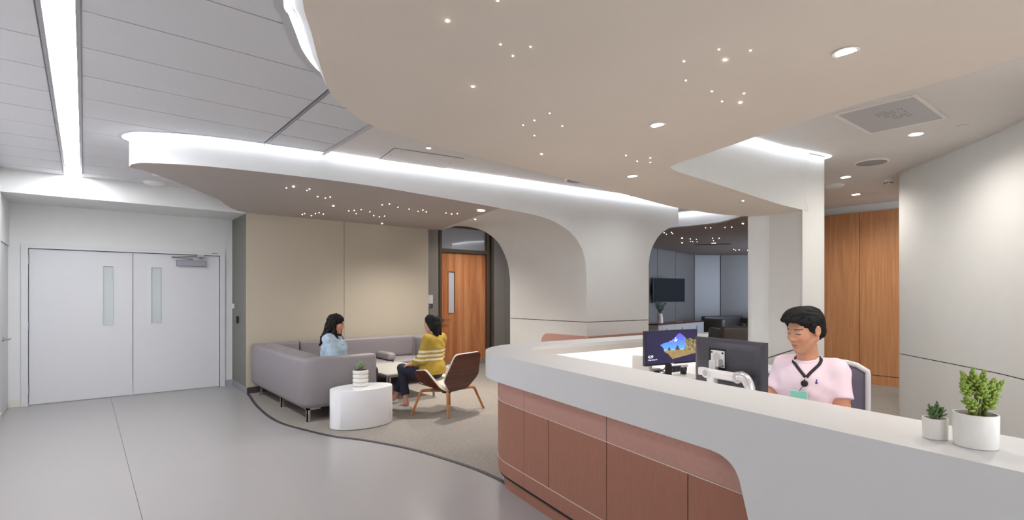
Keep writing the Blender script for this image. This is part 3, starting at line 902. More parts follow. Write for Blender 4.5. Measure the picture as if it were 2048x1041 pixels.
# white front apron with the waterfall and its rounded copper cut-out, in (t, z) on the front plane
def P3(t, v, z):
    x, y = cu(t, v)
    return (x, y, z)
edge = [(2.45, .862), (2.58, .862), (2.62, .861), (2.674, .852), (2.72, .826), (2.748, .787), (2.765, .732), (2.792, .635), (2.97, 0.0)]
edge = spline(edge[:-1], 4) + [edge[-1]]
tstart = 0.95
lowz = [(tstart, .862)] + [(t, z) for t, z in edge]
# front white skin: strips from the lower contour to the counter top
colA = lowz + [(3.4, 0.0), (TE, 0.0)]
fv = [[P3(t, -0.0008, z) for t, z in colA], [P3(t, -0.0008, ZT) for t, z in colA]]
obj('front_apron', loft(fv), CORIAN, desk)
crn = [p for p in outer(-0.0008, 0.7208)[1:-1]]
cstart = cu(tstart, -0.0008)
cpath = [cstart] + crn + [cw(SE, -0.0008)]
obj('corner_apron', loft([[(x, y, ZBND) for x, y in cpath], [(x, y, ZT) for x, y in cpath]]), CORIAN, desk, smooth='auto')
# underside of the apron back to the copper face and reveal of the cut-out
und = [[P3(t, 0.0, z) for t, z in lowz], [P3(t, 0.105, z) for t, z in lowz]]
obj('apron_return', loft(und), CORIAN, desk, smooth='auto')
q = outer(0.105, 0.22)
cq = wing_in(0.105, 0.105, 0.615)
cpin = [cu(tstart, 0.105)] + cq[1:-1] + [cw(SE, 0.105)]
obj('apron_return', loft([[(x, y, ZBND) for x, y in cpath], [(x, y, ZBND) for x, y in cpin]]), CORIAN, desk)
# copper panels on the inset plane
COFF = 0.10
cop = outer(COFF, 0.16)
def cpan(name, t0, t1, z0, z1, mat, v=COFF):
    g = 0.003
    a, b = cu(t0 + g, v), cu(t1 - g, v)
    return obj(name, wallstrip([b, a], z0 + g, z1 - g, -0.012), mat, desk)
ts = [0.90, 1.221, 1.814, 2.40, 3.2]
rowz = [(0.122, 0.228), (0.228, 0.684)]
for z0, z1 in rowz:
    bounds = ts if z0 > 0.2 else [0.90, 3.2]
    for a, b in zip(bounds, bounds[1:]):
        cpan('copper_panel', a, b, z0, z1, COPPER)
for a, b in ((0.90, 1.814), (1.814, 2.9)):
    cpan('copper_upper_panel', a, b, 0.684, 0.90, COPPERL)
arcp = outer(COFF, 0.62)
arcpts = [cu(0.90, COFF)] + arcp[1:-1] + [cw(1.0, COFF)]
wingp = [cw(1.006, COFF), cw(SE, COFF)]
for z0, z1, mt in ((0.122, 0.228, COPPER), (0.228, 0.684, COPPER), (0.684, 0.88, COPPERL)):
    obj('copper_corner', wallstrip(arcpts, z0 + 0.003, z1 - 0.003, -0.012), mt, desk, smooth='auto')
    obj('copper_panel', wallstrip(wingp, z0 + 0.003, z1 - 0.003, -0.012), mt, desk)
core = outer(0.113, 0.60)
obj('desk_core', wallstrip(core, 0.10, 0.9, -0.03), DARK, desk)
obj('joint_highlight_strip', join(wallstrip([cu(3.1, 0.0975)] + outer(0.0975, 0.6225)[1:-1] + [cw(SE, 0.0975)], 0.2262, 0.2298, -0.004), wallstrip([cu(3.1, 0.0975)] + outer(0.0975, 0.6225)[1:-1] + [cw(SE, 0.0975)], 0.682, 0.6856, -0.004)), M('joint_highlight', (226, 208, 198), 0.35), desk)  # pale strips paint the light caught along the copper joint edges
ul = lambda v: [cu(2.55, v)] + outer(v, 0.72 - v)[1:-1] + [cw(1.2, v)]
obj('under_light_strip', ribbon(ul(0.03), ul(0.042), ZBND + 0.0), EM('under_strip', (255, 232, 224), 3.0), desk)
kick = outer(0.146, 0.574)
obj('toe_kick', wallstrip(kick, 0.0, 0.125, -0.03), COPPER, desk, smooth='auto')
# inner side: apron, lit inner wall, work surface
obj('inner_apron', wallstrip(inn, ZT - 0.085, ZT - 0.03, 0.02), M('inner_apron', (206, 198, 192), 0.5), desk)
iw = wing_in(0.18, 0.16, 0.5)
obj('inner_wall', wallstrip(iw, 0.0, ZT - 0.03, 0.015), GLOSSW, desk)
il = wing_in(0.30, 0.26, 0.4)
obj('task_light_strip', ribbon(il, wing_in(0.33, 0.29, 0.37), ZT - 0.034), EM('task_strip', (255, 247, 245), 9.0), desk)
ws = wing_in(0.20, 0.18, 0.48)
wsi = wing_in(1.0, 0.95, 0.15)
obj('work_surface', prism(ws + wsi[::-1], 0.71, 0.74), M('desk_top', (220, 218, 214), 0.4), desk)
for p in (cu(3.9, 0.9), cu(1.15, 0.9), cw(2.9, 0.85)):
    obj('desk_leg', xf(box(-0.03, 0.03, -0.03, 0.03, 0, 0.71), (*p, 0)), STEEL, desk)

# rear return desk by the column
rd = thing('return_desk', 'white return desk behind the seated man below the column', 'desk', (5.336, 2.438, 0), math.atan2(-.049 * 1.6, .169 * 1.6) + R(2))
obj('desk_top', box(-0.85, 0.40, 0, 0.62, 0.71, 0.745), GLOSSW, rd, bevel=0.004)
obj('side_panel', box(-0.83, -0.79, 0.03, 0.60, 0, 0.71), GLOSSW, rd)
obj('drawer_unit', box(-0.10, 0.33, 0.08, 0.58, 0, 0.70), M('drawer_grey', (150, 146, 142), 0.5), rd)
obj('side_panel', box(0.35, 0.385, 0.03, 0.60, 0, 0.71), GLOSSW, rd)
tag(obj('power_cable', tube(spline([(5.25, 2.72, .752), (5.4, 2.55, .82), (5.6, 2.42, 0.89), (5.86, 2.31, 0.95)], 5), 0.006, 6), BLACK), 'thin black cable rising across the white column', 'cable')

# ================================================================== MONITORS
def screen_colors(nx, ny):
    cols = np.zeros((ny, nx, 3))
    pr = np.random.RandomState(5)
    navy = np.array(lin((30, 26, 52)))
    noise = pr.rand(ny, nx)
    # smooth noise
    sm = noise.copy()
    for _ in range(3):
        sm = (sm + np.roll(sm, 1, 0) + np.roll(sm, 1, 1) + np.roll(sm, -1, 0) + np.roll(sm, -1, 1)) / 5
    sm = (sm - sm.min()) / (sm.max() - sm.min())
    poly = [(.265, .57), (.33, .62), (.43, .66), (.50, .71), (.56, .80), (.62, .90), (.655, .915), (.70, .86), (.735, .80), (.77, .66), (.80, .50), (.82, .30), (.80, .20), (.50, .13), (.46, .25), (.40, .31), (.345, .35), (.33, .46), (.30, .52)]
    def inside(x, y, pg):
        c = np.zeros_like(x, bool)
        j = len(pg) - 1
        for i in range(len(pg)):
            xi, yi = pg[i]
            xj, yj = pg[j]
            cond = ((yi > y) != (yj > y)) & (x < (xj - xi) * (y - yi) / (yj - yi + 1e-12) + xi)
            c ^= cond
            j = i
        return c
    X, Y = np.meshgrid((np.arange(nx) + .5) / nx, (np.arange(ny) + .5) / ny)
    cols[:] = navy
    m = inside(X, Y, poly)
    sky = np.array(lin((60, 120, 226)))[None, None] * (1 - np.clip((Y - .4) / .5, 0, 1))[..., None] + np.array(lin((92, 88, 232)))[None, None] * np.clip((Y - .4) / .5, 0, 1)[..., None]
    sky = sky * (0.75 + 0.6 * np.clip(1 - np.abs(Y - .45) * 3, 0, 1))[..., None]
    cols[m] = sky[m]
    cl = m & (((X - .52) / .07) ** 2 + ((Y - .72) / .07) ** 2 < 0.6 + sm) & (sm > .55)
    cols[cl] = lin((214, 226, 250))
    sea = m & (Y < .43)
    cols[sea] = np.array(lin((120, 150, 214)))
    sand = m & (Y < .37 + .03 * sm)
    cols[sand] = (np.array(lin((132, 110, 74)))[None, None] * (0.7 + .5 * sm)[..., None])[sand]
    for cx_, w_, h_ in ((.44, .03, .09), (.60, .045, .13)):
        st = m & (np.abs(X - cx_) < w_ * np.clip(1.05 - (Y - .40) / h_ * (.6 + .5 * sm), 0, 1)) & (Y > .385)
        cols[st] = (np.array(lin((54, 58, 40)))[None, None] * (0.5 + sm)[..., None])[st]
    rock = inside(X, Y, [(.73, .82), (.79, .72), (.86, .74), (.93, .68), (1.0, .70), (1.0, .30), (.80, .30), (.72, .34), (.765, .50), (.765, .68)])
    cols[rock] = (np.array(lin((150, 134, 92)))[None, None] * (0.12 + 1.1 * sm ** 2)[..., None])[rock]
    fl_ = inside(X, Y, [(.345, .35), (.72, .36), (1.0, .33), (1.0, .26), (.50, .11), (.42, .28)])
    cols[fl_] = (np.array(lin((128, 108, 72)))[None, None] * (0.6 + .6 * sm)[..., None])[fl_]
    return cols
def monitor(name, label, left, right, zt, zb, face_cam):
    """left/right plan points of the panel"""
    l, r_ = Vector(left), Vector(right)
    wdt = (r_ - l).length
    ang = math.atan2((r_ - l).y, (r_ - l).x)
    c = (l + r_) / 2
    t = thing(name, label, 'monitor', (c.x, c.y, 0.74), ang)
    return t, wdt, zb - 0.74, zt - 0.74
mon1, w1, b1, t1 = monitor('desk_monitor', 'desk monitor facing the camera showing a sea cave lock screen', (3.833, 2.804), (4.469, 2.682), 1.187, 0.875, True)
bez = M('monitor_black', (30, 28, 34), 0.4)
obj('panel_housing', box(-w1 / 2, w1 / 2, 0.0, 0.035, b1, t1), bez, mon1, bevel=0.003)
nx, ny = 150, 80
sx0, sx1, sz0, sz1 = -w1 / 2 + 0.006, w1 / 2 - 0.006, b1 + 0.016, t1 - 0.006
vv = [(sx0 + (sx1 - sx0) * i / nx, -0.001, sz0 + (sz1 - sz0) * j / ny) for j in range(ny + 1) for i in range(nx + 1)]
ff = [(j * (nx + 1) + i, j * (nx + 1) + i + 1, (j + 1) * (nx + 1) + i + 1, (j + 1) * (nx + 1) + i) for j in range(ny) for i in range(nx)]
scr = obj('screen', (vv, ff), VC('screen_image', 0.3, 1.0), mon1)
ca_ = scr.data.color_attributes.new('Col', 'FLOAT_COLOR', 'CORNER')
cols = screen_colors(nx, ny).reshape(-1, 3)
arr = np.ones((len(ff) * 4, 4), np.float32)
arr[:, :3] = np.repeat(cols, 4, axis=0)
ca_.data.foreach_set('color', arr.ravel())
SCRW = EM('screen_text', (235, 235, 245), 0.9)
text_mesh('clock_text', '4:29', 0.036, SCRW, mon1, (sx0 + 0.022, -0.002, sz0 + 0.054), (R(90), 0, 0))
text_mesh('date_text', 'Friday, October 25', 0.014, SCRW, mon1, (sx0 + 0.024, -0.002, sz0 + 0.034), (R(90), 0, 0))
obj('stand_neck', box(-0.03, 0.03, 0.035, 0.06, 0.0, b1 + 0.12), bez, mon1)
obj('stand_base', rbox(0.2, 0.16, 0.014, 0.006, 3, (0, 0.03, 0.007)), bez, mon1, smooth=True)
obj('brand_plate', box(-0.02, 0.02, -0.001, 0.0, b1 + 0.004, b1 + 0.012), TRIMW, mon1)

mon2, w2, b2, t2 = monitor('desk_monitor', 'dark monitor seen from behind on a white arm', (3.177, 1.919), (3.055, 1.398), 1.233, 0.915, False)
# local x runs left to right as seen, local -y faces the camera side: back of the monitor
back = M('monitor_back', (58, 56, 66), 0.38, var=0.03)
# housing: thin slab with a raised pyramidal back (toward -y)
hb = [[(-w2 / 2, 0.0, b2), (w2 / 2, 0.0, b2), (w2 / 2, 0.0, t2), (-w2 / 2, 0.0, t2)], [(-w2 / 2, 0.022, b2), (w2 / 2, 0.022, b2), (w2 / 2, 0.022, t2), (-w2 / 2, 0.022, t2)]]
v_, f_ = loft(hb, True)
f_ = [tuple(reversed(q)) for q in f_] + [(4, 5, 6, 7)]
rows_b = []
for k in range(9):
    u_ = k / 8
    ins = 0.07 * u_
    dep_ = -0.028 * (1 - (1 - u_) ** 2)
    rows_b.append([(-w2 / 2 + ins, dep_, b2 + ins), (w2 / 2 - ins, dep_, b2 + ins), (w2 / 2 - ins, dep_, t2 - ins), (-w2 / 2 + ins, dep_, t2 - ins)])
vb, fb_ = loft(rows_b, True)
fb_.append((32, 33, 34, 35))
hs = obj('panel_housing', join((v_, [q for q in f_]), (vb, fb_)), back, mon2, smooth='auto')
obj('vent_slot', xf(box(-w2 / 2 + 0.06, w2 / 2 - 0.11, -0.002, 0.004, -0.003, 0.003), (0, -0.0125, t2 - 0.031)), DARK, hs)
obj('screen', box(-w2 / 2 + .006, w2 / 2 - .006, 0.022, 0.024, b2 + .012, t2 - .006), EM('office_screen', (190, 205, 225), 0.8), mon2)
cxp, czp = -0.055, t2 - 0.125
obj('mount_recess', box(cxp - 0.07, cxp + 0.06, -0.030, -0.026, czp - 0.075, czp + 0.065), DARK, hs)
am = thing('monitor_arm', 'white articulated monitor arm holding the dark monitor', 'monitor arm', (mon2.location.x, mon2.location.y, 0.74), mon2.rotation_euler[2])
ARM = M('arm_white', (222, 220, 222), 0.3, metal=0.1)
ARMS = M('arm_silver', (198, 196, 198), 0.3, metal=0.5)
obj('mount_plate', rbox(0.105, 0.008, 0.105, 0.003, 2, (cxp + 0.005, -0.035, czp)), ARM, am)
for dx in (-.04, .045):
    for dz in (-.04, .04):
        obj('bolt', xf(lathe([(0.006, -0.004), (0.006, 0.0)], 8), (cxp + .003 + dx, -0.043, czp + dz), rx=R(90)), BLACK, am)
obj('tilt_head', join(xf(lathe([(0.028, -0.03), (0.028, 0.0)], 20), (cxp, -0.04, czp + 0.012), rx=R(90)), rbox(0.05, 0.045, 0.06, 0.012, 3, (cxp + 0.005, -0.07, czp - 0.035)), rbox(0.02, 0.05, 0.05, 0.006, 2, (cxp + 0.04, -0.06, czp - 0.02))), ARMS, am, smooth='auto')
za_ = czp - 0.085
obj('fore_arm', join(rbox(0.26, 0.045, 0.055, 0.018, 4, (cxp + 0.115, -0.10, za_)), xf(lathe([(0.03, -0.027), (0.03, 0.027)], 24), (cxp - 0.01, -0.10, za_), rx=R(90)), rbox(0.05, 0.04, 0.05, 0.008, 3, (cxp - 0.055, -0.10, za_ + 0.004)), rbox(0.055, 0.047, 0.07, 0.01, 3, (cxp + 0.02, -0.10, za_ - 0.045))), ARM, am, smooth='auto')
obj('pivot_cap', join(xf(lathe([(0.02, 0), (0.018, 0.004)], 20), (cxp - 0.01, -0.127, za_), rx=R(90)), xf(lathe([(0.024, 0), (0.02, 0.005)], 20), (cxp + 0.225, -0.125, za_ + 0.004), rx=R(90))), M('cap_grey', (176, 174, 176), 0.4), am, smooth='auto')
obj('elbow', join(tube(spline([(cxp + 0.225, -0.10, za_ + 0.004), (cxp + 0.265, -0.10, za_ + 0.002), (cxp + 0.295, -0.10, za_ - 0.045), (cxp + 0.30, -0.10, za_ - 0.12), (cxp + 0.295, -0.10, za_ - 0.20)], 5), 0.033, 14, 0.026), xf(lathe([(0.034, -0.027), (0.034, 0.024)], 24), (cxp + 0.225, -0.10, za_ + 0.004), rx=R(90))), ARMS, am, smooth='auto')
obj('post', tube([(cxp + 0.295, -0.10, 0.0), (cxp + 0.295, -0.10, za_ - 0.15)], 0.02, 14), ARM, am, smooth='auto')
obj('desk_clamp', box(cxp + 0.245, cxp + 0.345, -0.15, -0.05, 0.0, 0.02), ARM, am, bevel=0.003)
obj('cable', tube(spline([(cxp + 0.0, -0.11, za_ - 0.07), (cxp + 0.08, -0.12, za_ - 0.095), (cxp + 0.18, -0.125, za_ - 0.08), (cxp + 0.25, -0.145, za_ - 0.11), (cxp + 0.30, -0.14, za_ - 0.16), (cxp + 0.31, -0.10, za_ - 0.25)], 5), 0.011, 8), BLACK, am, smooth=True)

# small equipment around the first monitor
dk = thing('docking_station', 'small white box with cables under the lit monitor', 'device', (4.169, 2.981, 0.74), R(-10))
obj('case', rbox(0.15, 0.1, 0.075, 0.008, 3, (0, 0, 0.0375)), M('device_white', (214, 210, 204), 0.45), dk, smooth=True)
obj('port', box(-0.02, 0.045, -0.052, -0.05, 0.03, 0.05), DARK, dk)
pw = thing('power_strip', 'black desk power strip below the lit monitor', 'power strip', (4.393, 2.861, 0.74), R(-10))
obj('strip_body', rbox(0.24, 0.06, 0.055, 0.008, 3, (0, 0, 0.06)), BLACK, pw, smooth=True)
obj('strip_foot', join(box(-0.11, -0.09, -0.03, 0.03, 0, 0.035), box(0.09, 0.11, -0.03, 0.03, 0, 0.035)), BLACK, pw)
for k in range(4):
    obj('outlet', xf(lathe([(0.016, 0), (0.016, 0.002)], 14), (-0.08 + k * 0.05, -0.030, 0.06), rx=R(90)), M('outlet_grey', (70, 70, 74), 0.5), pw)
    if k in (2, 3):
        obj('plug', box(-0.09 + k * 0.05 + 0.02, -0.09 + k * 0.05 + 0.05, -0.05, -0.03, 0.075, 0.10), TRIMW, pw)
tag(obj('cable_coil', tube([(4.153 + 0.045 * math.cos(a / 3) * (1 + .1 * math.sin(a)), 2.864 + 0.03 * math.sin(a / 3), 0.752 + 0.002 * a) for a in range(0, 38)], 0.006, 6), M('cable_grey', (96, 92, 92), 0.5), smooth=True), 'coiled grey cable lying before the docking box', 'cable')
tag(obj('paper_tray', rbox(0.05, 0.2, 0.2, 0.015, 3, (4.016, 2.977, 0.84)), M('device_white', (214, 210, 204), 0.45), smooth=True), 'white upright box at the left edge of the lit monitor', 'box')
# ================================================================== PLANTS
def leaf_blob(a, b, r, n=6):
    """fat succulent leaf from a to b"""
    a, b = Vector(a), Vector(b)
    pts = [a.lerp(b, t) for t in (0, .25, .55, .8, .97, 1.0)]
    rad = [r * .45, r * .8, r, r * .85, r * .4, r * .05]
    rows = []
    t = (b - a).normalized()
    s_ = t.cross(Vector((0, 0, 1)))
    if s_.length < 1e-3:
        s_ = Vector((1, 0, 0))
    s_.normalize()
    u_ = s_.cross(t)
    for p, rr_ in zip(pts, rad):
        rows.append([tuple(p + (s_ * math.cos(2 * math.pi * j / n) + u_ * 0.7 * math.sin(2 * math.pi * j / n)) * rr_) for j in range(n)])
    v, f = loft(rows, True)
    f.append(tuple(range(n - 1, -1, -1)))
    f.append(tuple(range(5 * n, 6 * n)))
    return v, f
JADE = M('jade_leaf', (122, 146, 58), 0.4, vscale=40, rgb2=(160, 178, 84), spec=0.4)
GREEN = M('succulent_green', (70, 104, 62), 0.45, vscale=40, rgb2=(116, 146, 92))
STEMG = M('stem_green', (120, 132, 70), 0.6)
def rosette(parent, name, base, tip, n, ln, r, mat, rnd, spread=(0.25, 1.25)):
    base, tip = Vector(base), Vector(tip)
    ax = (tip - base).normalized()
    e1 = ax.cross(Vector((0.3, 1, 0.1))).normalized()
    e2 = ax.cross(e1)
    for k in range(n):
        fr = k / (n - 1)
        p = base.lerp(tip, 0.15 + 0.85 * fr)
        a = k * 2.39996 + rnd.uniform(-.2, .2)
        el = spread[1] + (spread[0] - spread[1]) * fr ** 0.8
        d = ax * math.cos(el) + (e1 * math.cos(a) + e2 * math.sin(a)) * math.sin(el)
        L = ln * (1 - 0.42 * fr) * rnd.uniform(.85, 1.12)
        obj(name, leaf_blob(p, p + d * L + Vector((0, 0, L * .12)), r * (1 - .3 * fr)), mat, parent, smooth=True)
rn = random.Random(11)
bp = thing('potted_succulent', 'large bushy light green succulent in a wide white pot on the counter', 'plant', (2.077, 0.3245, 1.06))
pot = obj('pot', lathe([(0.049, 0.0), (0.0525, 0.002), (0.0535, 0.02), (0.0545, 0.098), (0.054, 0.1), (0.0495, 0.1), (0.0485, 0.08), (0.048, 0.012)], 48, True, True), POTW, bp, smooth='auto')
obj('soil', lathe([(0.0488, 0.086), (0.001, 0.088)], 24, False, False), SOIL, bp)
for k in range(34):
    a, rr_ = rn.uniform(0, 6.283), math.sqrt(rn.random()) * 0.043
    obj('pebble', ball((rr_ * math.cos(a), rr_ * math.sin(a), 0.09), rn.uniform(.004, .008), 8, 5, (1, 1, .7)), PEB, bp, smooth=True)
# stems given in image-right (a), toward camera (b), up; converted to world axes
RT = Vector((0.7723, -0.6352, 0))
TC = Vector((-0.6352, -0.7723, 0))
def loc3(a, b, z):
    return RT * a + TC * b + Vector((0, 0, z))
stems = [((0, 0, .085), (-.012, .005, .225), 18), ((.0, 0, .09), (.034, -.01, .215), 15), ((-.01, 0, .09), (-.045, .01, .185), 14), ((0, .01, .09), (-.004, .03, .185), 16), ((.02, 0, .085), (.042, .02, .16), 15), ((.03, 0, .09), (.078, .0, .188), 11), ((-.02, 0, .085), (-.042, .02, .145), 12), ((.0, -.02, .085), (.0, -.035, .20), 13), ((.03, -.01, .085), (.055, -.03, .17), 10), ((.015, .015, .085), (.022, .024, .135), 9), ((-.015, .015, .085), (-.028, .02, .13), 8), ((.01, 0, .09), (.016, .012, .205), 14), ((-.015, 0, .09), (-.030, -.01, .212), 13), ((.015, 0, .09), (.05, .005, .195), 11)]
for a, b, n_ in stems:
    p, q_ = loc3(*a), loc3(*b)
    mid = p.lerp(q_, .5) + RT * (b[0] * -.2)
    obj('stem', tube([tuple(p), tuple(mid), tuple(q_)], 0.0035, 6, 0.002), STEMG, bp, smooth=True)
    rosette(bp, 'leaf', mid.lerp(q_, .1), q_, n_ + 6, 0.0235, 0.0068, JADE, rn)
sp = thing('potted_succulent', 'small dark green succulent in a little white pot on the counter', 'plant', (2.090, 0.424, 1.06))
obj('pot', lathe([(0.030, 0), (0.0325, 0.002), (0.0335, 0.064), (0.033, 0.066), (0.0295, 0.066), (0.029, 0.05)], 40, True, True), POTW, sp, smooth='auto')
obj('soil', lathe([(0.0292, 0.057), (0.001, 0.058)], 20, False, False), SOIL, sp)
for a, b, z, n_, L in ((-.012, .01, .085, 13, .028), (.014, .006, .085, 13, .028), (0, -.012, .085, 10, .026), (.006, .0, .108, 11, .017), (-.016, -.004, .10, 7, .014)):
    p = loc3(a * .6, b * .6, .055)
    q_ = loc3(a, b, z)
    obj('stem', tube([tuple(p), tuple(q_)], 0.002, 5), STEMG, sp)
    rosette(sp, 'leaf', p.lerp(q_, .3), q_, n_, L, 0.0042, GREEN, rn, (0.15, 1.1))

# ================================================================== LOUNGE FURNITURE
# white elliptical drum table
dt = thing('drum_table', 'white elliptical drum table on the carpet before the sofa', 'table', (2.49, 5.77, 0), 0.0)
obj('drum', lathe([(0.99, 0.012), (1.0, 0.016), (1.0, 0.432), (0.992, 0.44)], 72, True, True, 0.365, 0.245), GLOSSW, dt, smooth='auto')
obj('plinth', lathe([(0.965, 0.006), (0.965, 0.014)], 60, True, True, 0.365, 0.245), DARK, dt)
# ribbed pot on it
rp = thing('ribbed_planter', 'small ribbed white planter with spiky green plant on the drum table', 'plant', (2.50, 5.83, 0.44))
for k in range(4):
    z0 = k * 0.047
    obj('pot_ring', lathe([(0.078, z0), (0.088, z0 + 0.006), (0.092, z0 + 0.023), (0.088, z0 + 0.041), (0.078, z0 + 0.047)], 32), POTW, rp, smooth=True)
obj('soil', lathe([(0.076, 0.19), (0.001, 0.192)], 20, False, False), SOIL, rp)
rn = random.Random(4)
for k in range(26):
    a = rn.uniform(0, 6.283)
    el = rn.uniform(.05, .95)
    L = rn.uniform(.075, .13)
    obj('leaf', leaf_blob((.012 * math.cos(a), .012 * math.sin(a), .185), (L * math.sin(el) * math.cos(a), L * math.sin(el) * math.sin(a), .19 + L * math.cos(el)), 0.006, 5), M('aloe_green', (112, 138, 98), 0.45, vscale=30, rgb2=(166, 184, 146)), rp, smooth=True)

# sectional sofa: long back along the wall, return along the left
sf = thing('sectional_sofa', 'grey leather sectional sofa wrapping the lounge corner along the beige wall', 'sofa', (1.95, 6.2, 0))
Z0, ZS, ZTOP = 0.165, 0.40, 0.765
# shell in plan (local): return x 0..0.93, y 0..2.36 ; wall part y 1.55..2.36, x 0..3.0
def shell(poly_out, z0, z1, r):
    return poly_out
ro = arc(0.17, 0.17, 0.17, 180, 270, 8)
outl = [(0.0, 2.36)] + ro + [(0.90, 0.0), (0.93, 0.03), (0.93, 0.135), (0.90, 0.16)] + [(0.22, 0.16), (0.15, 0.23), (0.15, 2.21), (2.58, 2.21), (2.65, 2.14), (2.65, 1.60), (2.78, 1.60), (2.80, 1.65)] + arc(2.58, 2.14, 0.22, 0, 90, 8)
# rows from bottom to rounded top; bottom tucked in
def ringz(off, z):
    q_ = offset(outl, -off, True)
    a_ = sum(outl[i][0] * outl[(i + 1) % len(outl)][1] - outl[(i + 1) % len(outl)][0] * outl[i][1] for i in range(len(outl)))
    if a_ > 0:
        q_ = offset(outl, off, True)
    return [(x, y, z) for x, y in q_]
rws = [ringz(0.045, Z0), ringz(0.015, Z0 + 0.02), ringz(0.0, Z0 + 0.06), ringz(0.0, ZTOP - 0.05), ringz(0.008, ZTOP - 0.022), ringz(0.026, ZTOP - 0.006), ringz(0.05, ZTOP)]
v_, f_ = loft(rws, True)
n_ = len(outl)
f_.append(tuple(range(n_ - 1, -1, -1)))
f_.append(tuple(range(6 * n_, 7 * n_)))
obj('sofa_shell', (v_, f_), LEATHER, sf, smooth='auto')
obj('base_frame', join(box(0.12, 0.90, 0.14, 2.25, Z0, 0.27), box(0.9, 2.67, 1.58, 2.25, Z0, 0.27)), LEATHERD, sf)
def cushion(name, x0, x1, y0, y1, z0, z1, r=0.035, crown=0.015):
    return obj(name, rbox(x1 - x0, y1 - y0, z1 - z0, r, 4, ((x0 + x1) / 2, (y0 + y1) / 2, (z0 + z1) / 2), crown), LEATHER, sf, smooth=True)
cushion('seat_cushion', 0.16, 0.93, 0.165, 0.86, 0.265, 0.425)
cushion('seat_cushion', 0.16, 0.93, 0.865, 1.545, 0.265, 0.425)
cushion('seat_cushion', 0.16, 0.93, 1.55, 2.20, 0.265, 0.425)
cushion('seat_cushion', 0.935, 1.93, 1.55, 2.20, 0.265, 0.425)
cushion('seat_cushion', 1.935, 2.64, 1.55, 2.20, 0.265, 0.425)
cushion('back_cushion', 0.10, 0.26, 0.19, 1.02, 0.43, ZTOP + 0.015, 0.04, 0)
cushion('back_cushion', 0.10, 0.26, 1.03, 2.02, 0.43, ZTOP + 0.02, 0.04, 0)
cushion('back_cushion', 0.17, 0.62, 2.07, 2.23, 0.43, ZTOP + 0.02, 0.04, 0)
cushion('back_cushion', 0.63, 2.58, 2.07, 2.23, 0.43, ZTOP + 0.02, 0.04, 0)
cushion('arm_pad', 1.86, 2.0, 1.58, 2.07, 0.43, 0.555, 0.05, 0)
def sofa_leg(x, y, sx=1, sy=1):
    v1 = xf(join(box(0.0, 0.04, 0.0, 0.012, 0, Z0), box(0.0, 0.16, 0, 0.012, Z0 - 0.02, Z0 + 0.004), box(0, 0.012, 0, 0.16, Z0 - 0.02, Z0 + 0.004), box(0, 0.012, 0.0, 0.04, 0, Z0)), (x, y, 0), sc=(sx, sy, 1))
    obj('leg', v1, CHROME, sf)
for x, y, a, b in ((0.075, 0.06, 1, 1), (0.075, 1.10, 1, 1), (0.075, 2.2, 1, -1), (0.86, 0.06, -1, 1), (2.67, 1.66, -1, 1), (1.9, 1.66, 1, 1), (2.62, 2.25, -1, -1)):
    sofa_leg(x, y, a, b)

# coffee table
ct = thing('coffee_table', 'low table with pale stone top and steel frame before the sofa', 'table', (3.22, 6.64, 0))
obj('table_top', box(0, 0.78, 0, 1.12, 0.385, 0.405), MARBLE, ct, bevel=0.002)
obj('frame_rail', join(box(0.005, 0.775, 0.005, 0.03, 0.355, 0.385), box(0.005, 0.775, 1.09, 1.115, 0.355, 0.385), box(0.005, 0.03, 0.03, 1.09, 0.355, 0.385), box(0.75, 0.775, 0.03, 1.09, 0.355, 0.385)), STEEL, ct)
for x in (0.005, 0.75):
    for y in (0.005, 1.09):
        obj('leg', box(x, x + 0.025, y, y + 0.025, 0.0, 0.355), STEEL, ct)

# lounge chair with walnut shell
FA = R(106)
ch = thing('lounge_chair', 'walnut shell lounge chair with cream lining and splayed oak legs', 'chair', (3.60, 5.70, 0), FA)
def panel(pts3, th, mat_out, mat_in, name):
    """flat faceted panel from outline points (outer side), lining on the inner side"""
    P = [Vector(p) for p in pts3]
    nrm = Vector((0, 0, 0))
    for i in range(len(P)):
        a, b = P[i], P[(i + 1) % len(P)]
        nrm += Vector(((a.y - b.y) * (a.z + b.z), (a.z - b.z) * (a.x + b.x), (a.x - b.x) * (a.y + b.y)))
    nrm.normalize()
    c = sum(P, Vector((0, 0, 0))) / len(P)
    ctr = Vector((0.05, 0, 0.5))
    if nrm.dot(ctr - c) < 0:
        nrm = -nrm
        P = P[::-1]
    def slab(P_, a, b):
        n = len(P_)
        v = [tuple(p + nrm * a) for p in P_] + [tuple(p + nrm * b) for p in P_]
        f = [tuple(range(n - 1, -1, -1)), tuple(range(n, 2 * n))] + [(i, (i + 1) % n, n + (i + 1) % n, n + i) for i in range(n)]
        return v, f
    o = obj(name, slab(P, 0, 0.010), mat_out, ch, bevel=0.002)
    o2 = obj(name + '_lining', slab([c + (p - c) * 1.005 for p in P], 0.010, 0.034), mat_in, o, bevel=0.010, seg=3)
    return o
def rnd_poly(P, r):
    out = []
    n = len(P)
    for i in range(n):
        a, b, c = Vector(P[i - 1]), Vector(P[i]), Vector(P[(i + 1) % n])
        rr_ = min(r, (a - b).length * .4, (c - b).length * .4)
        p0 = b + (a - b).normalized() * rr_
        p1 = b + (c - b).normalized() * rr_
        for k in range(5):
            t = k / 4
            out.append(tuple(p0 * (1 - t) ** 2 + b * 2 * t * (1 - t) + p1 * t * t))
    return out
backp = [(-.20, .17, .30), (-.26, .33, .46), (-.37, .24, .775), (-.37, -.24, .775), (-.26, -.33, .46), (-.20, -.17, .30)]
panel(rnd_poly(backp, .06), .03, WALNUT, UPH, 'back_shell')
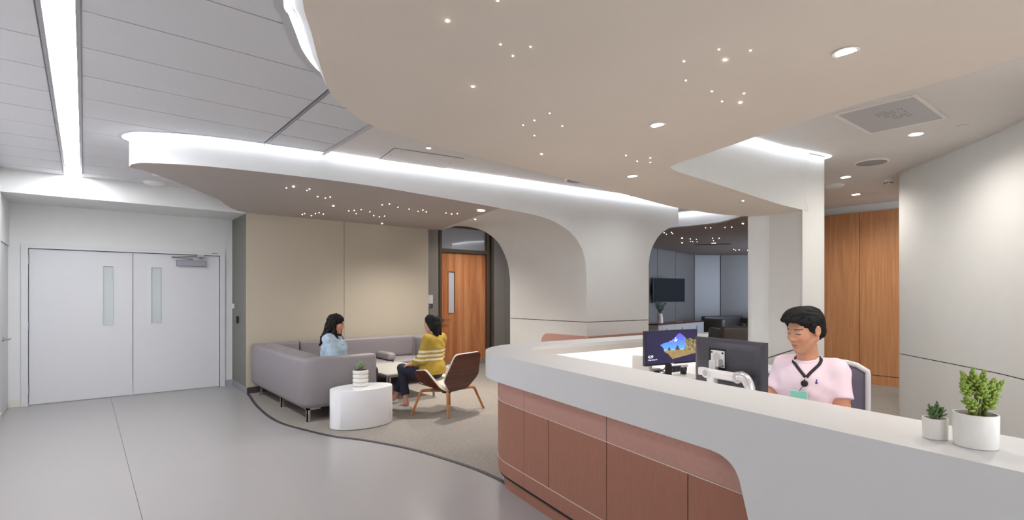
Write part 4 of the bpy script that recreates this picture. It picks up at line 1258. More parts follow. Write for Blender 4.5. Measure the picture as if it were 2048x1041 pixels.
for s_ in (1, -1):
    sidep = [(.26, .24 * s_, .375), (.275, .31 * s_, .535), (.05, .345 * s_, .565), (-.14, .27 * s_, .335), (-.17, .18 * s_, .295)]
    panel(rnd_poly(sidep, .04), .03, WALNUT, UPH, 'side_shell')
seatp = [(.27, .25, .375), (.27, -.25, .375), (-.19, -.18, .295), (-.19, .18, .295)]
panel(rnd_poly(seatp, .04), .03, WALNUT, UPH, 'seat_shell')
obj('seat_cushion', xf(rbox(0.44, 0.42, 0.06, 0.025, 3, (0, 0, 0), .01), (.05, 0, .385), ry=R(-9)), UPH, ch, smooth=True)
iv = Matrix.Rotation(-FA, 3, 'Z')
for wx, wy, mt in ((3.15, 5.80, OAK), (3.41, 5.37, OAK), (4.08, 5.55, OAK), (3.85, 6.02, BLACK)):
    d = iv @ Vector((wx - 3.60, wy - 5.70, 0))
    k0 = Vector((d.x * .12, d.y * .12, .285))
    k1 = Vector((d.x * .66, d.y * .66, .30))
    k2 = Vector((d.x * .76, d.y * .76, .27))
    k3 = Vector((d.x, d.y, 0.006))
    obj('leg', tube(spline([k0, k1, k2], 4)[:-1] + [tuple(k2), tuple(k2.lerp(k3, .5)), tuple(k3)], 0.023, 8, 0.015), OAK, ch, smooth='auto')
obj('swivel_hub', xf(lathe([(0.06, 0.25), (0.07, 0.30)], 20), (0, 0, 0)), BLACK, ch)

# copper screen bench around the pillar corner
bn = thing('copper_bench', 'low copper banquette back wrapping the arch pillar corner', 'bench', (5.136, 4.66, 0))
def benchpanel(p, q_, z, r):
    p, q_ = Vector(p), Vector(q_)
    t = (q_ - p).normalized()
    nr = Vector((t.y, -t.x))
    L = (q_ - p).length
    prof = [(0, 0.0)] + [(r - r * math.cos(R(90 * k / 8)), z - r + r * math.sin(R(90 * k / 8))) for k in range(9)] + [(L, z), (L, 0)]
    n = len(prof)
    v = [(p.x + t.x * s_, p.y + t.y * s_, zz) for s_, zz in prof] + [(p.x + t.x * s_ - nr.x * .05, p.y + t.y * s_ - nr.y * .05, zz) for s_, zz in prof]
    f = [tuple(range(n)), tuple(range(2 * n - 1, n - 1, -1))] + [((i + 1) % n, i, n + i, n + (i + 1) % n) for i in range(n)]
    return v, f
obj('back_panel', benchpanel((-.05, .86), (0.0, 0.0), .955, .12), COPPERL, bn)
obj('back_panel', benchpanel((0.0, 0.0), (1.16, -.04), .955, .02), COPPERL, bn)
obj('seat_slab', prism([(0.02, .80), (0.03, .02), (1.14, -.02), (1.14, .3), (.4, .4), (.4, .8)], 0.0, 0.45), COPPER, bn)

# ================================================================== WAITING ROOM
tv = thing('television', 'wall mounted black television in the waiting room', 'television', (12.29, 8.21, 1.61), math.atan2(8.139 - 8.285, 12.932 - 11.652))
obj('tv_panel', box(-.645, .645, 0, .05, -.325, .335), BLACK, tv, bevel=0.004)
obj('tv_screen', box(-.63, .63, -.002, 0, -.31, .325), M('tv_glass', (6, 6, 8), 0.55, spec=0.15), tv)
obj('wall_mount', box(-.2, .2, .05, .3, -.15, .15), BLACK, tv)
cz = thing('credenza', 'low white credenza with brown wood top under the television', 'cabinet', (11.12, 7.76, 0), math.atan2(.214, 2.479))
obj('cabinet_body', box(0, 2.49, 0.0, 0.38, 0.05, 0.725), M('cabinet_white', (186, 184, 182), 0.5), cz)
obj('wood_top', box(-.01, 2.50, -.015, 0.39, 0.725, 0.755), WALNUT, cz)
obj('plinth', box(.05, 2.44, 0.03, 0.40, 0.0, 0.05), DARK, cz)
for k in range(3):
    d_ = obj('cabinet_door', box(k * .83 + .004, (k + 1) * .83 - .004, -.012, 0, .06, .72), M('cabinet_white', (186, 184, 182), 0.5), cz)
    obj('handle', box(k * .83 + .40, k * .83 + .412, -.025, -.012, .42, .62), BLACK, d_)
vz = thing('white_vase', 'white vase of leafy branches on the credenza', 'vase', (11.46, 7.93, 0.757))
obj('vase_body', lathe([(.065, 0), (.075, .01), (.07, .12), (.055, .24), (.045, .25), (.03, .25)], 20), POTW, vz, smooth='auto')
rn = random.Random(9)
EUC = M('eucalyptus', (62, 84, 72), 0.5, vscale=20, rgb2=(110, 132, 122))
for k in range(11):
    a = rn.uniform(0, 6.283)
    sprd = rn.uniform(.05, .26)
    h_ = rn.uniform(.15, .36)
    tip = Vector((sprd * math.cos(a), sprd * math.sin(a), .25 + h_))
    br = obj('branch', tube([(0, 0, .2), tuple(Vector((0, 0, .25)).lerp(tip, .5)), tuple(tip)], .004, 5, .002), STEMG, vz)
    for j in range(9):
        p = Vector((0, 0, .25)).lerp(tip, .25 + .75 * j / 8)
        e_ = Vector((rn.uniform(-1, 1), rn.uniform(-1, 1), rn.uniform(-.3, .8))).normalized() * .05
        obj('leaf', leaf_blob(p, p + e_, .016, 5), EUC, br, smooth=True)
bk = thing('open_book', 'flat papers lying on the brown credenza top', 'book', (12.35, 8.05, 0.757), R(12))
obj('page_block', join(box(-.2, 0, -.12, .12, 0, .012), box(.002, .2, -.12, .12, 0, .010)), M('paper_tan', (150, 128, 110), 0.7), bk)
obj('cover', box(-.21, .21, -.125, .125, -.001, .001), WALNUT, bk)

def lounge_sofa(name, label, loc, rz, L, D_, top, seat=0.42, mat=LEATHERD):
    t = thing(name, label, 'sofa' if L > 1.2 else 'armchair', loc, rz)
    def cb_(n, x0, x1, y0, y1, z0, z1, r):
        return obj(n, rbox(x1 - x0, y1 - y0, z1 - z0, r, 4, ((x0 + x1) / 2, (y0 + y1) / 2, (z0 + z1) / 2)), mat, t, smooth=True)
    cb_('backrest', 0, L, D_ - .16, D_, .14, top, .05)
    cb_('armrest', 0, .15, 0, D_ - .05, .14, top - .06, .05)
    cb_('armrest', L - .15, L, 0, D_ - .05, .14, top - .06, .05)
    cb_('seat_base', .1, L - .1, .02, D_ - .1, .14, .30, .03)
    cb_('seat_cushion', .155, L - .155, 0, D_ - .16, .28, seat, .04)
    for x in (.08, L - .08):
        for y in (.08, D_ - .08):
            obj('leg', xf(lathe([(.014, 0), (.02, .15)], 10), (x, y, 0)), CHROME, t)
    return t
lounge_sofa('waiting_sofa', 'dark sofa along the far waiting room wall', (13.85, 7.55, 0), math.atan2(-.25, 1.0), 1.6, .8, .86)
lounge_sofa('waiting_sofa', 'pale backed sofa at the far right of the waiting room', (15.05, 7.1, 0), math.atan2(-.9, .8), 1.5, .85, .95, mat=M('waiting_leather_pale', (120, 112, 110), 0.4))
lounge_sofa('waiting_chair', 'near dark brown armchair seen from behind beside the column', (11.1, 5.15, 0), R(140), 1.15, .8, .87)
wt = thing('waiting_table', 'low pale topped table with a dark frame in the waiting room', 'table', (11.35, 6.45, 0), R(-20))
obj('table_top', box(-.5, .5, -.35, .35, .56, .59), MARBLE, wt)
for x in (-.46, .46):
    for y in (-.31, .31):
        obj('leg', box(x - .02, x + .02, y - .02, y + .02, 0, .56), BLACK, wt)
gp = thing('table_plant', 'spiky green table plant between the dark waiting room seats', 'plant', (12.15, 6.05, 0))
obj('plant_stand', lathe([(.16, 0), (.16, .02), (.03, .03), (.03, .5), (.2, .52), (.2, .54)], 20), BLACK, gp, smooth='auto')
obj('pot', xf(lathe([(.07, .54), (.09, .62)], 16), (0, 0, 0)), POTW, gp)
rn = random.Random(2)
for k in range(34):
    a = rn.uniform(0, 6.283)
    el = rn.uniform(.1, 1.0)
    L = rn.uniform(.18, .32)
    obj('leaf', leaf_blob((0, 0, .61), (L * math.sin(el) * math.cos(a), L * math.sin(el) * math.sin(a), .61 + L * math.cos(el)), .009, 4), M('grass_green', (78, 92, 44), 0.5), gp)
# office chair of the seated man
oc = thing('office_chair', 'grey mesh office chair with light frame behind the seated man', 'chair', (3.56, 1.30, 0), R(190))
CHG = M('chair_grey', (112, 108, 122), 0.6, var=0.05, vscale=200)
CHW = M('chair_frame', (214, 212, 214), 0.4)
bkp = [[(-.20 - .035 * math.cos(j / 8 * math.pi) * 0 - .03 * (1 - (2 * j / 8 - 1) ** 2), -.235 + .47 * j / 8, .56 + .52 * i / 8 - (.05 * (2 * j / 8 - 1) ** 4 if i == 8 else 0)) for j in range(9)] for i in range(9)]
o = obj('backrest', loft(bkp), CHG, oc, smooth=True)
sm = o.modifiers.new('th', 'SOLIDIFY')
sm.thickness = .03
rim = [bkp[0][j] for j in range(9)] + [bkp[i][8] for i in range(1, 9)] + [bkp[8][j] for j in range(7, -1, -1)] + [bkp[i][0] for i in range(7, -1, -1)]
obj('back_frame', tube(rim, .016, 8), CHW, oc, smooth=True)
obj('seat', rbox(.48, .48, .07, .03, 4, (.03, 0, .445), .01), CHG, oc, smooth=True)
obj('gas_lift', tube([(0, 0, .08), (0, 0, .42)], .03, 12), STEEL, oc)
for k in range(5):
    a = k * 1.2566 + .3
    sp_ = obj('base_spoke', tube([(0, 0, .11), (.28 * math.cos(a), .28 * math.sin(a), .075)], .022, 8, .016), CHW, oc)
    obj('caster', xf(lathe([(.028, -.02), (.028, .02)], 12), (.28 * math.cos(a), .28 * math.sin(a), .03), rx=R(90), rz=a), BLACK, sp_)
# ================================================================== PEOPLE (signed distance bodies meshed with surface nets)
def surface_nets(f, lo, hi, h, q=4):
    lo = np.array(lo, float)
    n = np.ceil((np.array(hi) - lo) / (h * q)).astype(int) * q + 1
    # coarse pass
    nc = (n - 1) // q + 1
    ax = [lo[i] + np.arange(nc[i]) * h * q for i in range(3)]
    G = np.stack(np.meshgrid(*ax, indexing='ij'), -1).reshape(-1, 3).astype(np.float32)
    C = f(G).reshape(nc)
    Vv = np.ones(n, np.float32)
    near = np.abs(C) < h * q * 1.3
    cell = np.zeros(nc - 1, bool)
    for a in (0, 1):
        for b in (0, 1):
            for c in (0, 1):
                cell |= near[a:nc[0] - 1 + a, b:nc[1] - 1 + b, c:nc[2] - 1 + c]
    # default sign from coarse
    up = C
    for i in range(3):
        up = np.repeat(up, q, axis=i)
    Vv[:] = np.sign(up[:n[0], :n[1], :n[2]]) * h * 4
    fine = np.zeros(n, bool)
    cu_ = cell
    for i in range(3):
        cu_ = np.repeat(cu_, q, axis=i)
    fine[:-1, :-1, :-1] |= cu_
    fine[1:, :-1, :-1] |= cu_
    fine[:-1, 1:, :-1] |= cu_
    fine[:-1, :-1, 1:] |= cu_
    fine[1:, 1:, :-1] |= cu_
    fine[1:, :-1, 1:] |= cu_
    fine[:-1, 1:, 1:] |= cu_
    fine[1:, 1:, 1:] |= cu_
    idx = np.argwhere(fine)
    Vv[tuple(idx.T)] = f((lo + idx * h).astype(np.float32))
    s = Vv < 0
    act = np.zeros(n - 1, np.int8)
    for a in (0, 1):
        for b in (0, 1):
            for c in (0, 1):
                act += s[a:n[0] - 1 + a, b:n[1] - 1 + b, c:n[2] - 1 + c]
    ai = np.argwhere((act > 0) & (act < 8))
    acc_ = np.zeros((len(ai), 3))
    cnt = np.zeros(len(ai))
    cor = [(a, b, c) for a in (0, 1) for b in (0, 1) for c in (0, 1)]
    for p in cor:
        for k in range(3):
            if p[k] == 0:
                r_ = list(p)
                r_[k] = 1
                v0 = Vv[tuple((ai + p).T)]
                v1 = Vv[tuple((ai + r_).T)]
                m = (v0 < 0) != (v1 < 0)
                t = np.where(m, v0 / np.where(m, v0 - v1, 1), 0)
                pt = np.array(p, float)[None] + np.outer(t, np.eye(3)[k])
                acc_[m] += pt[m]
                cnt[m] += 1
    verts = lo + (ai + acc_ / cnt[:, None]) * h
    imap = -np.ones(n, np.int64)
    imap[tuple(ai.T)] = np.arange(len(ai))
    faces = []
    for k in range(3):
        e = np.eye(3, dtype=int)[k]
        u_, w_ = np.eye(3, dtype=int)[(k + 1) % 3], np.eye(3, dtype=int)[(k + 2) % 3]
        a0 = s[:n[0] - e[0], :n[1] - e[1], :n[2] - e[2]]
        a1 = s[e[0]:, e[1]:, e[2]:]
        ed = np.argwhere(a0 != a1)
        ed = ed[(ed[:, (k + 1) % 3] > 0) & (ed[:, (k + 2) % 3] > 0)]
        if not len(ed):
            continue
        inside = s[tuple(ed.T)]
        qd = np.stack([imap[tuple((ed - u_ - w_).T)], imap[tuple((ed - w_).T)], imap[tuple(ed.T)], imap[tuple((ed - u_).T)]], 1)
        ok = (qd >= 0).all(1)
        qd, inside = qd[ok], inside[ok]
        qd[~inside] = qd[~inside][:, ::-1]
        faces.append(qd)
    return verts, np.concatenate(faces)

def cone(a, b, r1, r2):
    a, b = np.array(a, np.float32), np.array(b, np.float32)
    ba = b - a
    L = ba @ ba
    def f(p):
        t = np.clip(((p - a) @ ba) / L, 0, 1)
        q = p - a - t[:, None] * ba
        return np.sqrt(np.einsum('ij,ij->i', q, q)) - (r1 + t * (r2 - r1))
    return f

def ell(c, r, rot=None):
    c, r = np.array(c, np.float32), np.array(r, np.float32)
    if rot is not None:
        rot = np.array(rot, np.float32)
    def f(p):
        q = p - c
        if rot is not None:
            q = q @ rot
        q = q / r
        k0 = np.sqrt(np.einsum('ij,ij->i', q, q))
        q = q / r
        k1 = np.sqrt(np.einsum('ij,ij->i', q, q))
        return k0 * (k0 - 1) / np.maximum(k1, 1e-9)
    return f

def smin(a, b, k):
    h = np.clip(0.5 + 0.5 * (b - a) / k, 0, 1)
    return b + (a - b) * h - k * h * (1 - h)

def U_(fs, k):
    def f(p):
        d = fs[0](p)
        for g in fs[1:]:
            d = smin(d, g(p), k)
        return d
    return f

def MIN(*fs):
    return lambda p: np.minimum.reduce([g(p) for g in fs])

def SUB(f, g, k=0.006):
    return lambda p: -smin(-f(p), g(p), k)

def CUT(f, pt, nrm, k=0.004):
    """keep the side opposite to nrm"""
    pt, nrm = np.array(pt, float), np.array(nrm, float)
    nrm = nrm / np.linalg.norm(nrm)
    return lambda p: -smin(-f(p), -((p - pt) @ nrm), k)

def GROW(f, r):
    return lambda p: f(p) - r

def WAVE(f, amp, sc, ph=0.0):
    def g(p):
        x, y, z = p[:, 0] * sc, p[:, 1] * sc, p[:, 2] * sc
        return f(p) + amp * (np.sin(x * 1.3 + 2.1 * np.sin(z * .9 + ph) + ph) * np.sin(y * 1.1 + 1.7 * np.sin(z * .7 + 1.0 + ph)) + .5 * np.sin(z * 2.3 + x * 1.9 + ph) * np.sin(y * 2.1 - x))
    return g

def FRAME(f, origin, rot):
    """evaluate f in a local frame: rows of rot are the local axes in body space"""
    o, m = np.array(origin, np.float32), np.array(rot, np.float32)
    return lambda p: f((p - o) @ m.T)

def rotm(yaw=0, pitch=0, roll=0):
    """local axes for a head turned by yaw (to its left), pitched down by pitch"""
    m = Matrix.Rotation(yaw, 3, 'Z') @ Matrix.Rotation(pitch, 3, 'Y') @ Matrix.Rotation(roll, 3, 'X')
    return np.array(m).T     # rows = local axes

def mesh_obj(name, f, lo, hi, h, mat, parent, colf=None):
    v, q = surface_nets(f, lo, hi, h)
    me = bpy.data.meshes.new(name)
    me.vertices.add(len(v))
    me.vertices.foreach_set('co', v.astype(np.float32).ravel())
    me.loops.add(len(q) * 4)
    me.loops.foreach_set('vertex_index', q.astype(np.int32).ravel())
    me.polygons.add(len(q))
    me.polygons.foreach_set('loop_start', np.arange(0, len(q) * 4, 4, dtype=np.int32))
    me.polygons.foreach_set('loop_total', np.full(len(q), 4, np.int32))
    me.update(calc_edges=True)
    me.validate()
    me.polygons.foreach_set('use_smooth', [True] * len(me.polygons))
    me.materials.append(mat)
    if colf is not None:
        at = me.color_attributes.new('Col', 'FLOAT_COLOR', 'POINT')
        co_ = np.ones((len(v), 4), np.float32)
        co_[:, :3] = colf(v)
        at.data.foreach_set('color', co_.ravel())
    o = bpy.data.objects.new(name, me)
    COL.objects.link(o)
    o.parent = parent
    return o

# ---- head in its own frame: x forward, y left, z up, origin mid head; height about 0.24
def head_sdf(female=False):
    w_ = 0.96 if female else 1.0
    skull = U_([ell((-.014, 0, .032), (.097, .077 * w_, .090)), ell((.028, 0, -.035), (.066, .060 * w_, .082)), ell((.030, 0, -.078), (.055, .046 * w_, .042)),
                cone((-.012, .048 * w_, -.050), (.055, .018, -.098), .022, .018), cone((-.012, -.048 * w_, -.050), (.055, -.018, -.098), .022, .018),
                ell((.072, 0, -.108), (.018, .020, .015)),
                ell((.058, .036, -.028), (.030, .026, .028)), ell((.058, -.036, -.028), (.030, .026, .028)),
                cone((.074, .034, .022), (.082, .012, .020), .011, .010), cone((.074, -.034, .022), (.082, -.012, .020), .011, .010)], .022)
    sock = MIN(ell((.100, .033, .002), (.018, .019, .012)), ell((.100, -.033, .002), (.018, .019, .012)))
    d = SUB(skull, sock, .012)
    lids = MIN(ell((.0745, .033, .001), (.0145, .0165, .0125)), ell((.0745, -.033, .001), (.0145, .0165, .0125)))
    d = U_([d, lids], .004)
    nose = U_([cone((.086, 0, .012), (.109, 0, -.030), .0075, .0105), ell((.098, .0125, -.035), (.010, .0075, .0075)), ell((.098, -.0125, -.035), (.010, .0075, .0075))], .008)
    d = U_([d, nose], .012)
    mouth = U_([cone((.090, -.017, -.0655), (.096, 0, -.0625), .0045, .0065), cone((.090, .017, -.0655), (.096, 0, -.0625), .0045, .0065), cone((.088, -.014, -.075), (.0935, 0, -.0765), .0045, .0075), cone((.088, .014, -.075), (.0935, 0, -.0765), .0045, .0075)], .004)
    d = U_([d, mouth], .007)
    slit = cone((.104, -.022, -.0695), (.104, .022, -.0695), .0045, .0045)
    d = SUB(d, slit, .004)
    ears = []
    for s_ in (1, -1):
        rt_ = np.array(Matrix.Rotation(R(-16) , 3, 'Y'))
        e = ell((-.012, s_ * .078 * w_, -.006), (.020, .010, .032), rt_)
        e = SUB(e, ell((-.008, s_ * .089 * w_, -.006), (.011, .008, .020), rt_), .006)
        ears.append(e)
    return U_([d, ears[0], ears[1]], .006)

def head_colors(P, skin, lip, brow=None):
    c = np.tile(np.array(lin(skin)), (len(P), 1))
    def blend(mask, col):
        m = np.clip(mask, 0, 1)[:, None]
        c[:] = c * (1 - m) + np.array(lin(col)) * m
    x, y, z = P[:, 0], P[:, 1], P[:, 2]
    blend(np.clip(1.3 - (np.abs(y) / .024) ** 2 - ((z + .0695) / .0115) ** 2, 0, 1) * (x > .078) * 1.0, lip)
    blend(np.exp(-((np.abs(y) - .045) ** 2 + (z + .03) ** 2) / .0006) * .18 * (x > .02), (214, 120, 96))
    dark = (26, 20, 18)
    for s_ in (1, -1):
        # lash line of lowered lids
        zz = z - (-.0035 - .10 * (y * s_ - .033) ** 2 * 30)
        blend((1.0 - (zz / .0028) ** 2) * (np.abs(y * s_ - .033) < .015) * (x > .07), dark)
        arch_ = .0215 + .003 * np.cos((y * s_ - .032) * 70)
        if brow:
            blend((1.25 - ((z - arch_) / .0042) ** 2) * (np.abs(y * s_ - .034) < .018) * (x > .055), brow)
    return c

def finger_hand(wrist, dirn, palm_n, side, curl=0.4):
    """palm and five fingers; dirn forearm direction, palm_n palm facing, side +1 thumb toward cross product"""
    wv, d, nn = Vector(wrist), Vector(dirn).normalized(), Vector(palm_n)
    nn = (nn - d * nn.dot(d)).normalized()
    s_ = d.cross(nn) * side
    fs = [cone(wv, wv + d * .035, .026, .03)]
    palm = []
    roots = []
    for k, (o_, l_) in enumerate(((.030, .072), (.011, .08), (-.009, .075), (-.027, .06))):
        r0 = wv + d * .085 + s_ * o_
        fs.append(cone(wv + d * .02 + s_ * o_ * .7, r0, .016, .0115))
        a = wv + d * .085 + s_ * o_
        m_ = a + (d * math.cos(curl) + nn * math.sin(curl)) * l_ * .5
        e_ = m_ + (d * math.cos(curl * 2.2) + nn * math.sin(curl * 2.2)) * l_ * .5
        roots.append(U_([cone(a, m_, .0098, .0088), cone(m_, e_, .0088, .0072)], .004))
    t0 = wv + d * .03 + s_ * .028
    t1 = t0 + (d * .7 + s_ * .6 + nn * .25).normalized() * .042
    t2 = t1 + (d * .9 + s_ * .2 + nn * .3).normalized() * .03
    roots.append(U_([cone(t0, t1, .014, .0105), cone(t1, t2, .0105, .0085)], .005))
    return U_([U_(fs, .014)] + [MIN(*roots)], .006)

def seated(J, fem):
    """body field from joints"""
    k = .045
    tor = [ell(J['pelvis'], J.get('r_pelvis', (.13, .17, .12))), ell(J['belly'], J.get('r_belly', (.115, .15, .15))), ell(J['chest'], J.get('r_chest', (.12, .165, .16)))]
    sh = [cone(J['shL'], J['shR'], .055, .055)]
    neck = cone(J['neck0'], J['neck1'], J.get('r_neck', .056), J.get('r_neck', .056) - .002)
    arms = []
    for s_ in 'LR':
        arms.append(U_([cone(J['sh' + s_], J['el' + s_], .05 * J.get('am', 1), .041 * J.get('am', 1)), cone(J['el' + s_], J['wr' + s_], .041 * J.get('am', 1), .027)], .02))
    legs = []
    for s_ in 'LR':
        if 'hip' + s_ in J:
            legs.append(U_([cone(J['hip' + s_], J['kn' + s_], .082, .056), cone(J['kn' + s_], J['an' + s_], .054, .034), cone(J['an' + s_], J['to' + s_], .034, .028)], .03))
    return tor, sh, neck, arms, legs

def smooth_strip(pts, wdt, nrm_fn, th=0.002):
    """ribbon through points with given widths directions"""
    rows_ = []
    for i, p in enumerate(pts):
        t = (Vector(pts[min(i + 1, len(pts) - 1)]) - Vector(pts[max(i - 1, 0)])).normalized()
        nn = Vector(nrm_fn(Vector(p)))
        s_ = t.cross(nn).normalized() * wdt / 2
        rows_.append([tuple(Vector(p) - s_), tuple(Vector(p) + s_)])
    return loft(rows_)

def project(f, pts, off):
    """push points onto the surface of f plus an offset"""
    P = np.array(pts, float)
    for _ in range(14):
        d = f(P) - off
        e = 1e-3
        g = np.stack([f(P + np.eye(3)[i] * e) - f(P - np.eye(3)[i] * e) for i in range(3)], 1) / (2 * e)
        g /= np.maximum(np.linalg.norm(g, axis=1), 1e-6)[:, None]
        P = P - g * d[:, None]
    return [tuple(p) for p in P], g

HAIR = M('black_hair', (9, 8, 9), 0.6, vscale=160, rgb2=(22, 19, 20), stretch=(1, 1, 0.12), bump=0.3, bscale=220, spec=0.25)
HAIRB = M('dark_brown_hair', (13, 9, 8), 0.6, vscale=160, rgb2=(30, 22, 19), stretch=(1, 1, 0.12), bump=0.3, bscale=220, spec=0.25)
SKIN = VC('skin', 0.48, 0, 0.15)

# ------------------------------------------------------------------ the man at the desk
man = thing('person', 'person in a pale pink t-shirt with a lanyard seated at the desk computer', 'person', (3.475, 1.325, 0), R(177))
J = dict(pelvis=(0, 0, .56), r_pelvis=(.14, .17, .12), belly=(.03, 0, .74), r_belly=(.118, .158, .17), chest=(.02, 0, .945), r_chest=(.125, .175, .165),
         shL=(-.012, .15, 1.055), shR=(-.012, -.15, 1.055), elL=(.05, .215, .80), elR=(.085, -.205, .81), wrL=(.27, .13, .785), wrR=(.30, -.14, .785),
         neck0=(-.012, 0, 1.05), neck1=(.022, 0, 1.19), r_neck=.058, am=1.05,
         hipL=(.05, .10, .53), hipR=(.05, -.10, .53), knL=(.46, .13, .51), knR=(.46, -.13, .51), anL=(.42, .13, .08), anR=(.42, -.13, .08), toL=(.56, .14, .04), toR=(.56, -.14, .04))
tor, sh, neck, arms, legs = seated(J, False)
HO, HR = (.052, 0, 1.298), rotm(R(-21), R(13))
HS = 1.06
headf = lambda p: head_sdf_m(p / HS) * HS
head_sdf_m = head_sdf(False)
head_b = FRAME(headf, HO, HR)
hands = [finger_hand(J['wrL'], (.9, -.25, -.12), (0, 0, -1), 1, .35), finger_hand(J['wrR'], (.9, .25, -.12), (0, 0, -1), -1, .35)]
body = U_([U_(tor + sh, .05), U_(arms, .03), neck, U_(legs, .03)], .04)
body = U_([body, hands[0], hands[1]], .012)
body = U_([body, head_b], .018)
def man_col(v):
    P = ((v - np.array(HO)) @ HR.T) / HS
    c = head_colors(P, (196, 140, 108), (176, 98, 86), (34, 26, 24))
    far = np.linalg.norm(P, axis=1) > .2
    c[far] = lin((200, 138, 104))
    return c
mesh_obj('body', body, (-.25, -.34, .0), (.68, .34, 1.46), .0048, SKIN, man, man_col)
# t-shirt
torso_f = U_(tor + sh + [ell((-.03, 0, 1.05), (.075, .13, .055))], .06)
sl = []
for s_, sg_ in (('L', 1), ('R', -1)):
    a, b = np.array(J['sh' + s_]), np.array(J['el' + s_])
    e_ = a + (b - a) * .62
    sl.append(CUT(cone(a, b, .066, .063), e_, b - a))
shirt = U_([GROW(torso_f, .012)] + sl, .03)
shirt = WAVE(shirt, .0032, 26, .4)
shirt = SUB(shirt, ell((.03, 0, 1.158), (.078, .075, .062)), .004)
shirt = CUT(shirt, (0, 0, .55), (0, 0, -1))
SHIRT = M('pink_cotton', (236, 212, 220), 0.8, var=0.02, vscale=300, bump=0.15, bscale=900, spec=0.2)
sh_o = mesh_obj('t_shirt', shirt, (-.22, -.34, .5), (.24, .34, 1.20), .0048, SHIRT, man)
rib = [(.012 + .0 + .078 * math.cos(a), .075 * math.sin(a), 1.120 - .028 * math.cos(a)) for a in [k * 2 * math.pi / 40 for k in range(41)]]
rib, _ = project(shirt, rib, -.001)
obj('collar', tube(rib, .0062, 8, None, False), SHIRT, sh_o, smooth=True)
# trousers
tr = U_([GROW(tor[0], .012), U_([cone(J['hipL'], J['knL'], .094, .07), cone(J['knL'], (.42, .13, .12), .068, .058)], .03), U_([cone(J['hipR'], J['knR'], .094, .07), cone(J['knR'], (.42, -.13, .12), .068, .058)], .03)], .03)
tr = CUT(CUT(tr, (0, 0, .62), (0, 0, 1)), (0, 0, .1), (0, 0, -1))
mesh_obj('trousers', tr, (-.2, -.25, .08), (.56, .25, .66), .009, M('dark_trousers', (44, 46, 54), 0.85), man)
for sg_ in (1, -1):
    obj('shoe', rbox(.27, .095, .085, .035, 4, (.49, .135 * sg_, .045)), M('dark_shoe', (40, 36, 34), 0.5), man, smooth=True)
# hair
def tuft(f, amp=.0055, sc=1.0):
    def g(p):
        x, y, z = p[:, 0], p[:, 1], p[:, 2]
        s1 = np.sin(y * 150 * sc + 1.6 * np.sin(x * 22 + z * 14) + x * 40) * (.55 + .45 * np.sin(x * 28 + 3 * np.sin(y * 40)))
        s2 = np.sin(y * 390 * sc + x * 120 + 2.5 * np.sin(z * 90))
        return f(p) + amp * s1 + amp * .45 * s2
    return g
hr = U_([ell((-.008, 0, .066), (.103, .083, .068)), ell((-.050, 0, .030), (.066, .080, .088)), ell((.040, .004, .106), (.066, .066, .034)), ell((.092, .006, .086), (.040, .052, .024)),
         ell((.012, .070, .042), (.036, .014, .042)), ell((.012, -.070, .042), (.036, .014, .042)), cone((.012, .0755, .03), (.010, .0755, -.004), .010, .006), cone((.012, -.0755, .03), (.010, -.0755, -.004), .010, .006), ell((-.072, 0, -.030), (.034, .062, .046))], .02)
hr = SUB(hr, ell((.108, 0, .022), (.060, .084, .050)), .008)
hr = SUB(hr, MIN(ell((-.010, .086, -.012), (.026, .018, .036)), ell((-.010, -.086, -.012), (.026, .018, .036))), .006)
hair_m = FRAME(lambda p: tuft(hr)(p / HS) * HS, HO, HR)
mesh_obj('hair', hair_m, (-.12, -.15, 1.18), (.22, .15, 1.50), .003, HAIR, man)
# lanyard, badge reel and badge
BLKR = M('lanyard_black', (32, 26, 30), 0.7)
def strap(p0, p1, p2, p3):
    pts = spline([p0, p1, p2, p3], 8)
    pts, g = project(shirt, pts, .004)
    rows_ = []
    for i in range(len(pts)):
        t = (Vector(pts[min(i + 1, len(pts) - 1)]) - Vector(pts[max(i - 1, 0)])).normalized()
        s_ = t.cross(Vector(g[i])).normalized() * .0085
        rows_.append([tuple(Vector(pts[i]) - s_), tuple(Vector(pts[i]) + s_)])
    return loft(rows_)
ly = tag(obj('lanyard', join(strap((-.06, .066, 1.12), (.03, .082, 1.09), (.085, .072, 1.06), (.125, .048, 1.015)), strap((-.06, -.066, 1.12), (.03, -.072, 1.095), (.09, -.02, 1.06), (.125, .042, 1.015))), BLKR, smooth=True), 'black ribbon lanyard around the neck of the seated man', 'lanyard')
so = ly.modifiers.new('th', 'SOLIDIFY')
so.thickness = .002
ly.location, ly.rotation_euler = man.location, man.rotation_euler
pz, gz = project(shirt, [(.16, .045, .985), (.16, .015, .905), (.16, .045, 1.01), (.16, .02, .938)], .010)
obj('badge_reel', join(xf(lathe([(.019, -.006), (.019, .004), (.012, .008)], 20), pz[0], ry=R(90)), tube([pz[2], pz[0]], .004, 6), tube([pz[0], (pz[3][0], pz[3][1], pz[3][2])], .0018, 6)), BLKR, ly, smooth='auto')
bd = obj('badge', join(box(-.0015, .0015, -.047, .047, -.031, .031)), M('mint_card', (140, 214, 188), 0.4), ly, loc=pz[1])
bd.rotation_euler = (R(4), R(6), 0)
obj('badge_sleeve', box(-.002, .001, -.05, .05, -.05, .036), M('badge_sleeve', (214, 218, 222), 0.3), ly, loc=(pz[1][0] - .001, pz[1][1], pz[1][2]))
lg, _ = project(shirt, [(.12, .095, .998), (.12, .099, .991), (.12, .097, 1.007), (.12, .092, .991)], .0015)
obj('chest_logo', join(*[ball(p, .005, 8, 5, (.4, .8, 1.1)) for p in lg]), M('logo_blue', (56, 62, 150), 0.6), sh_o)

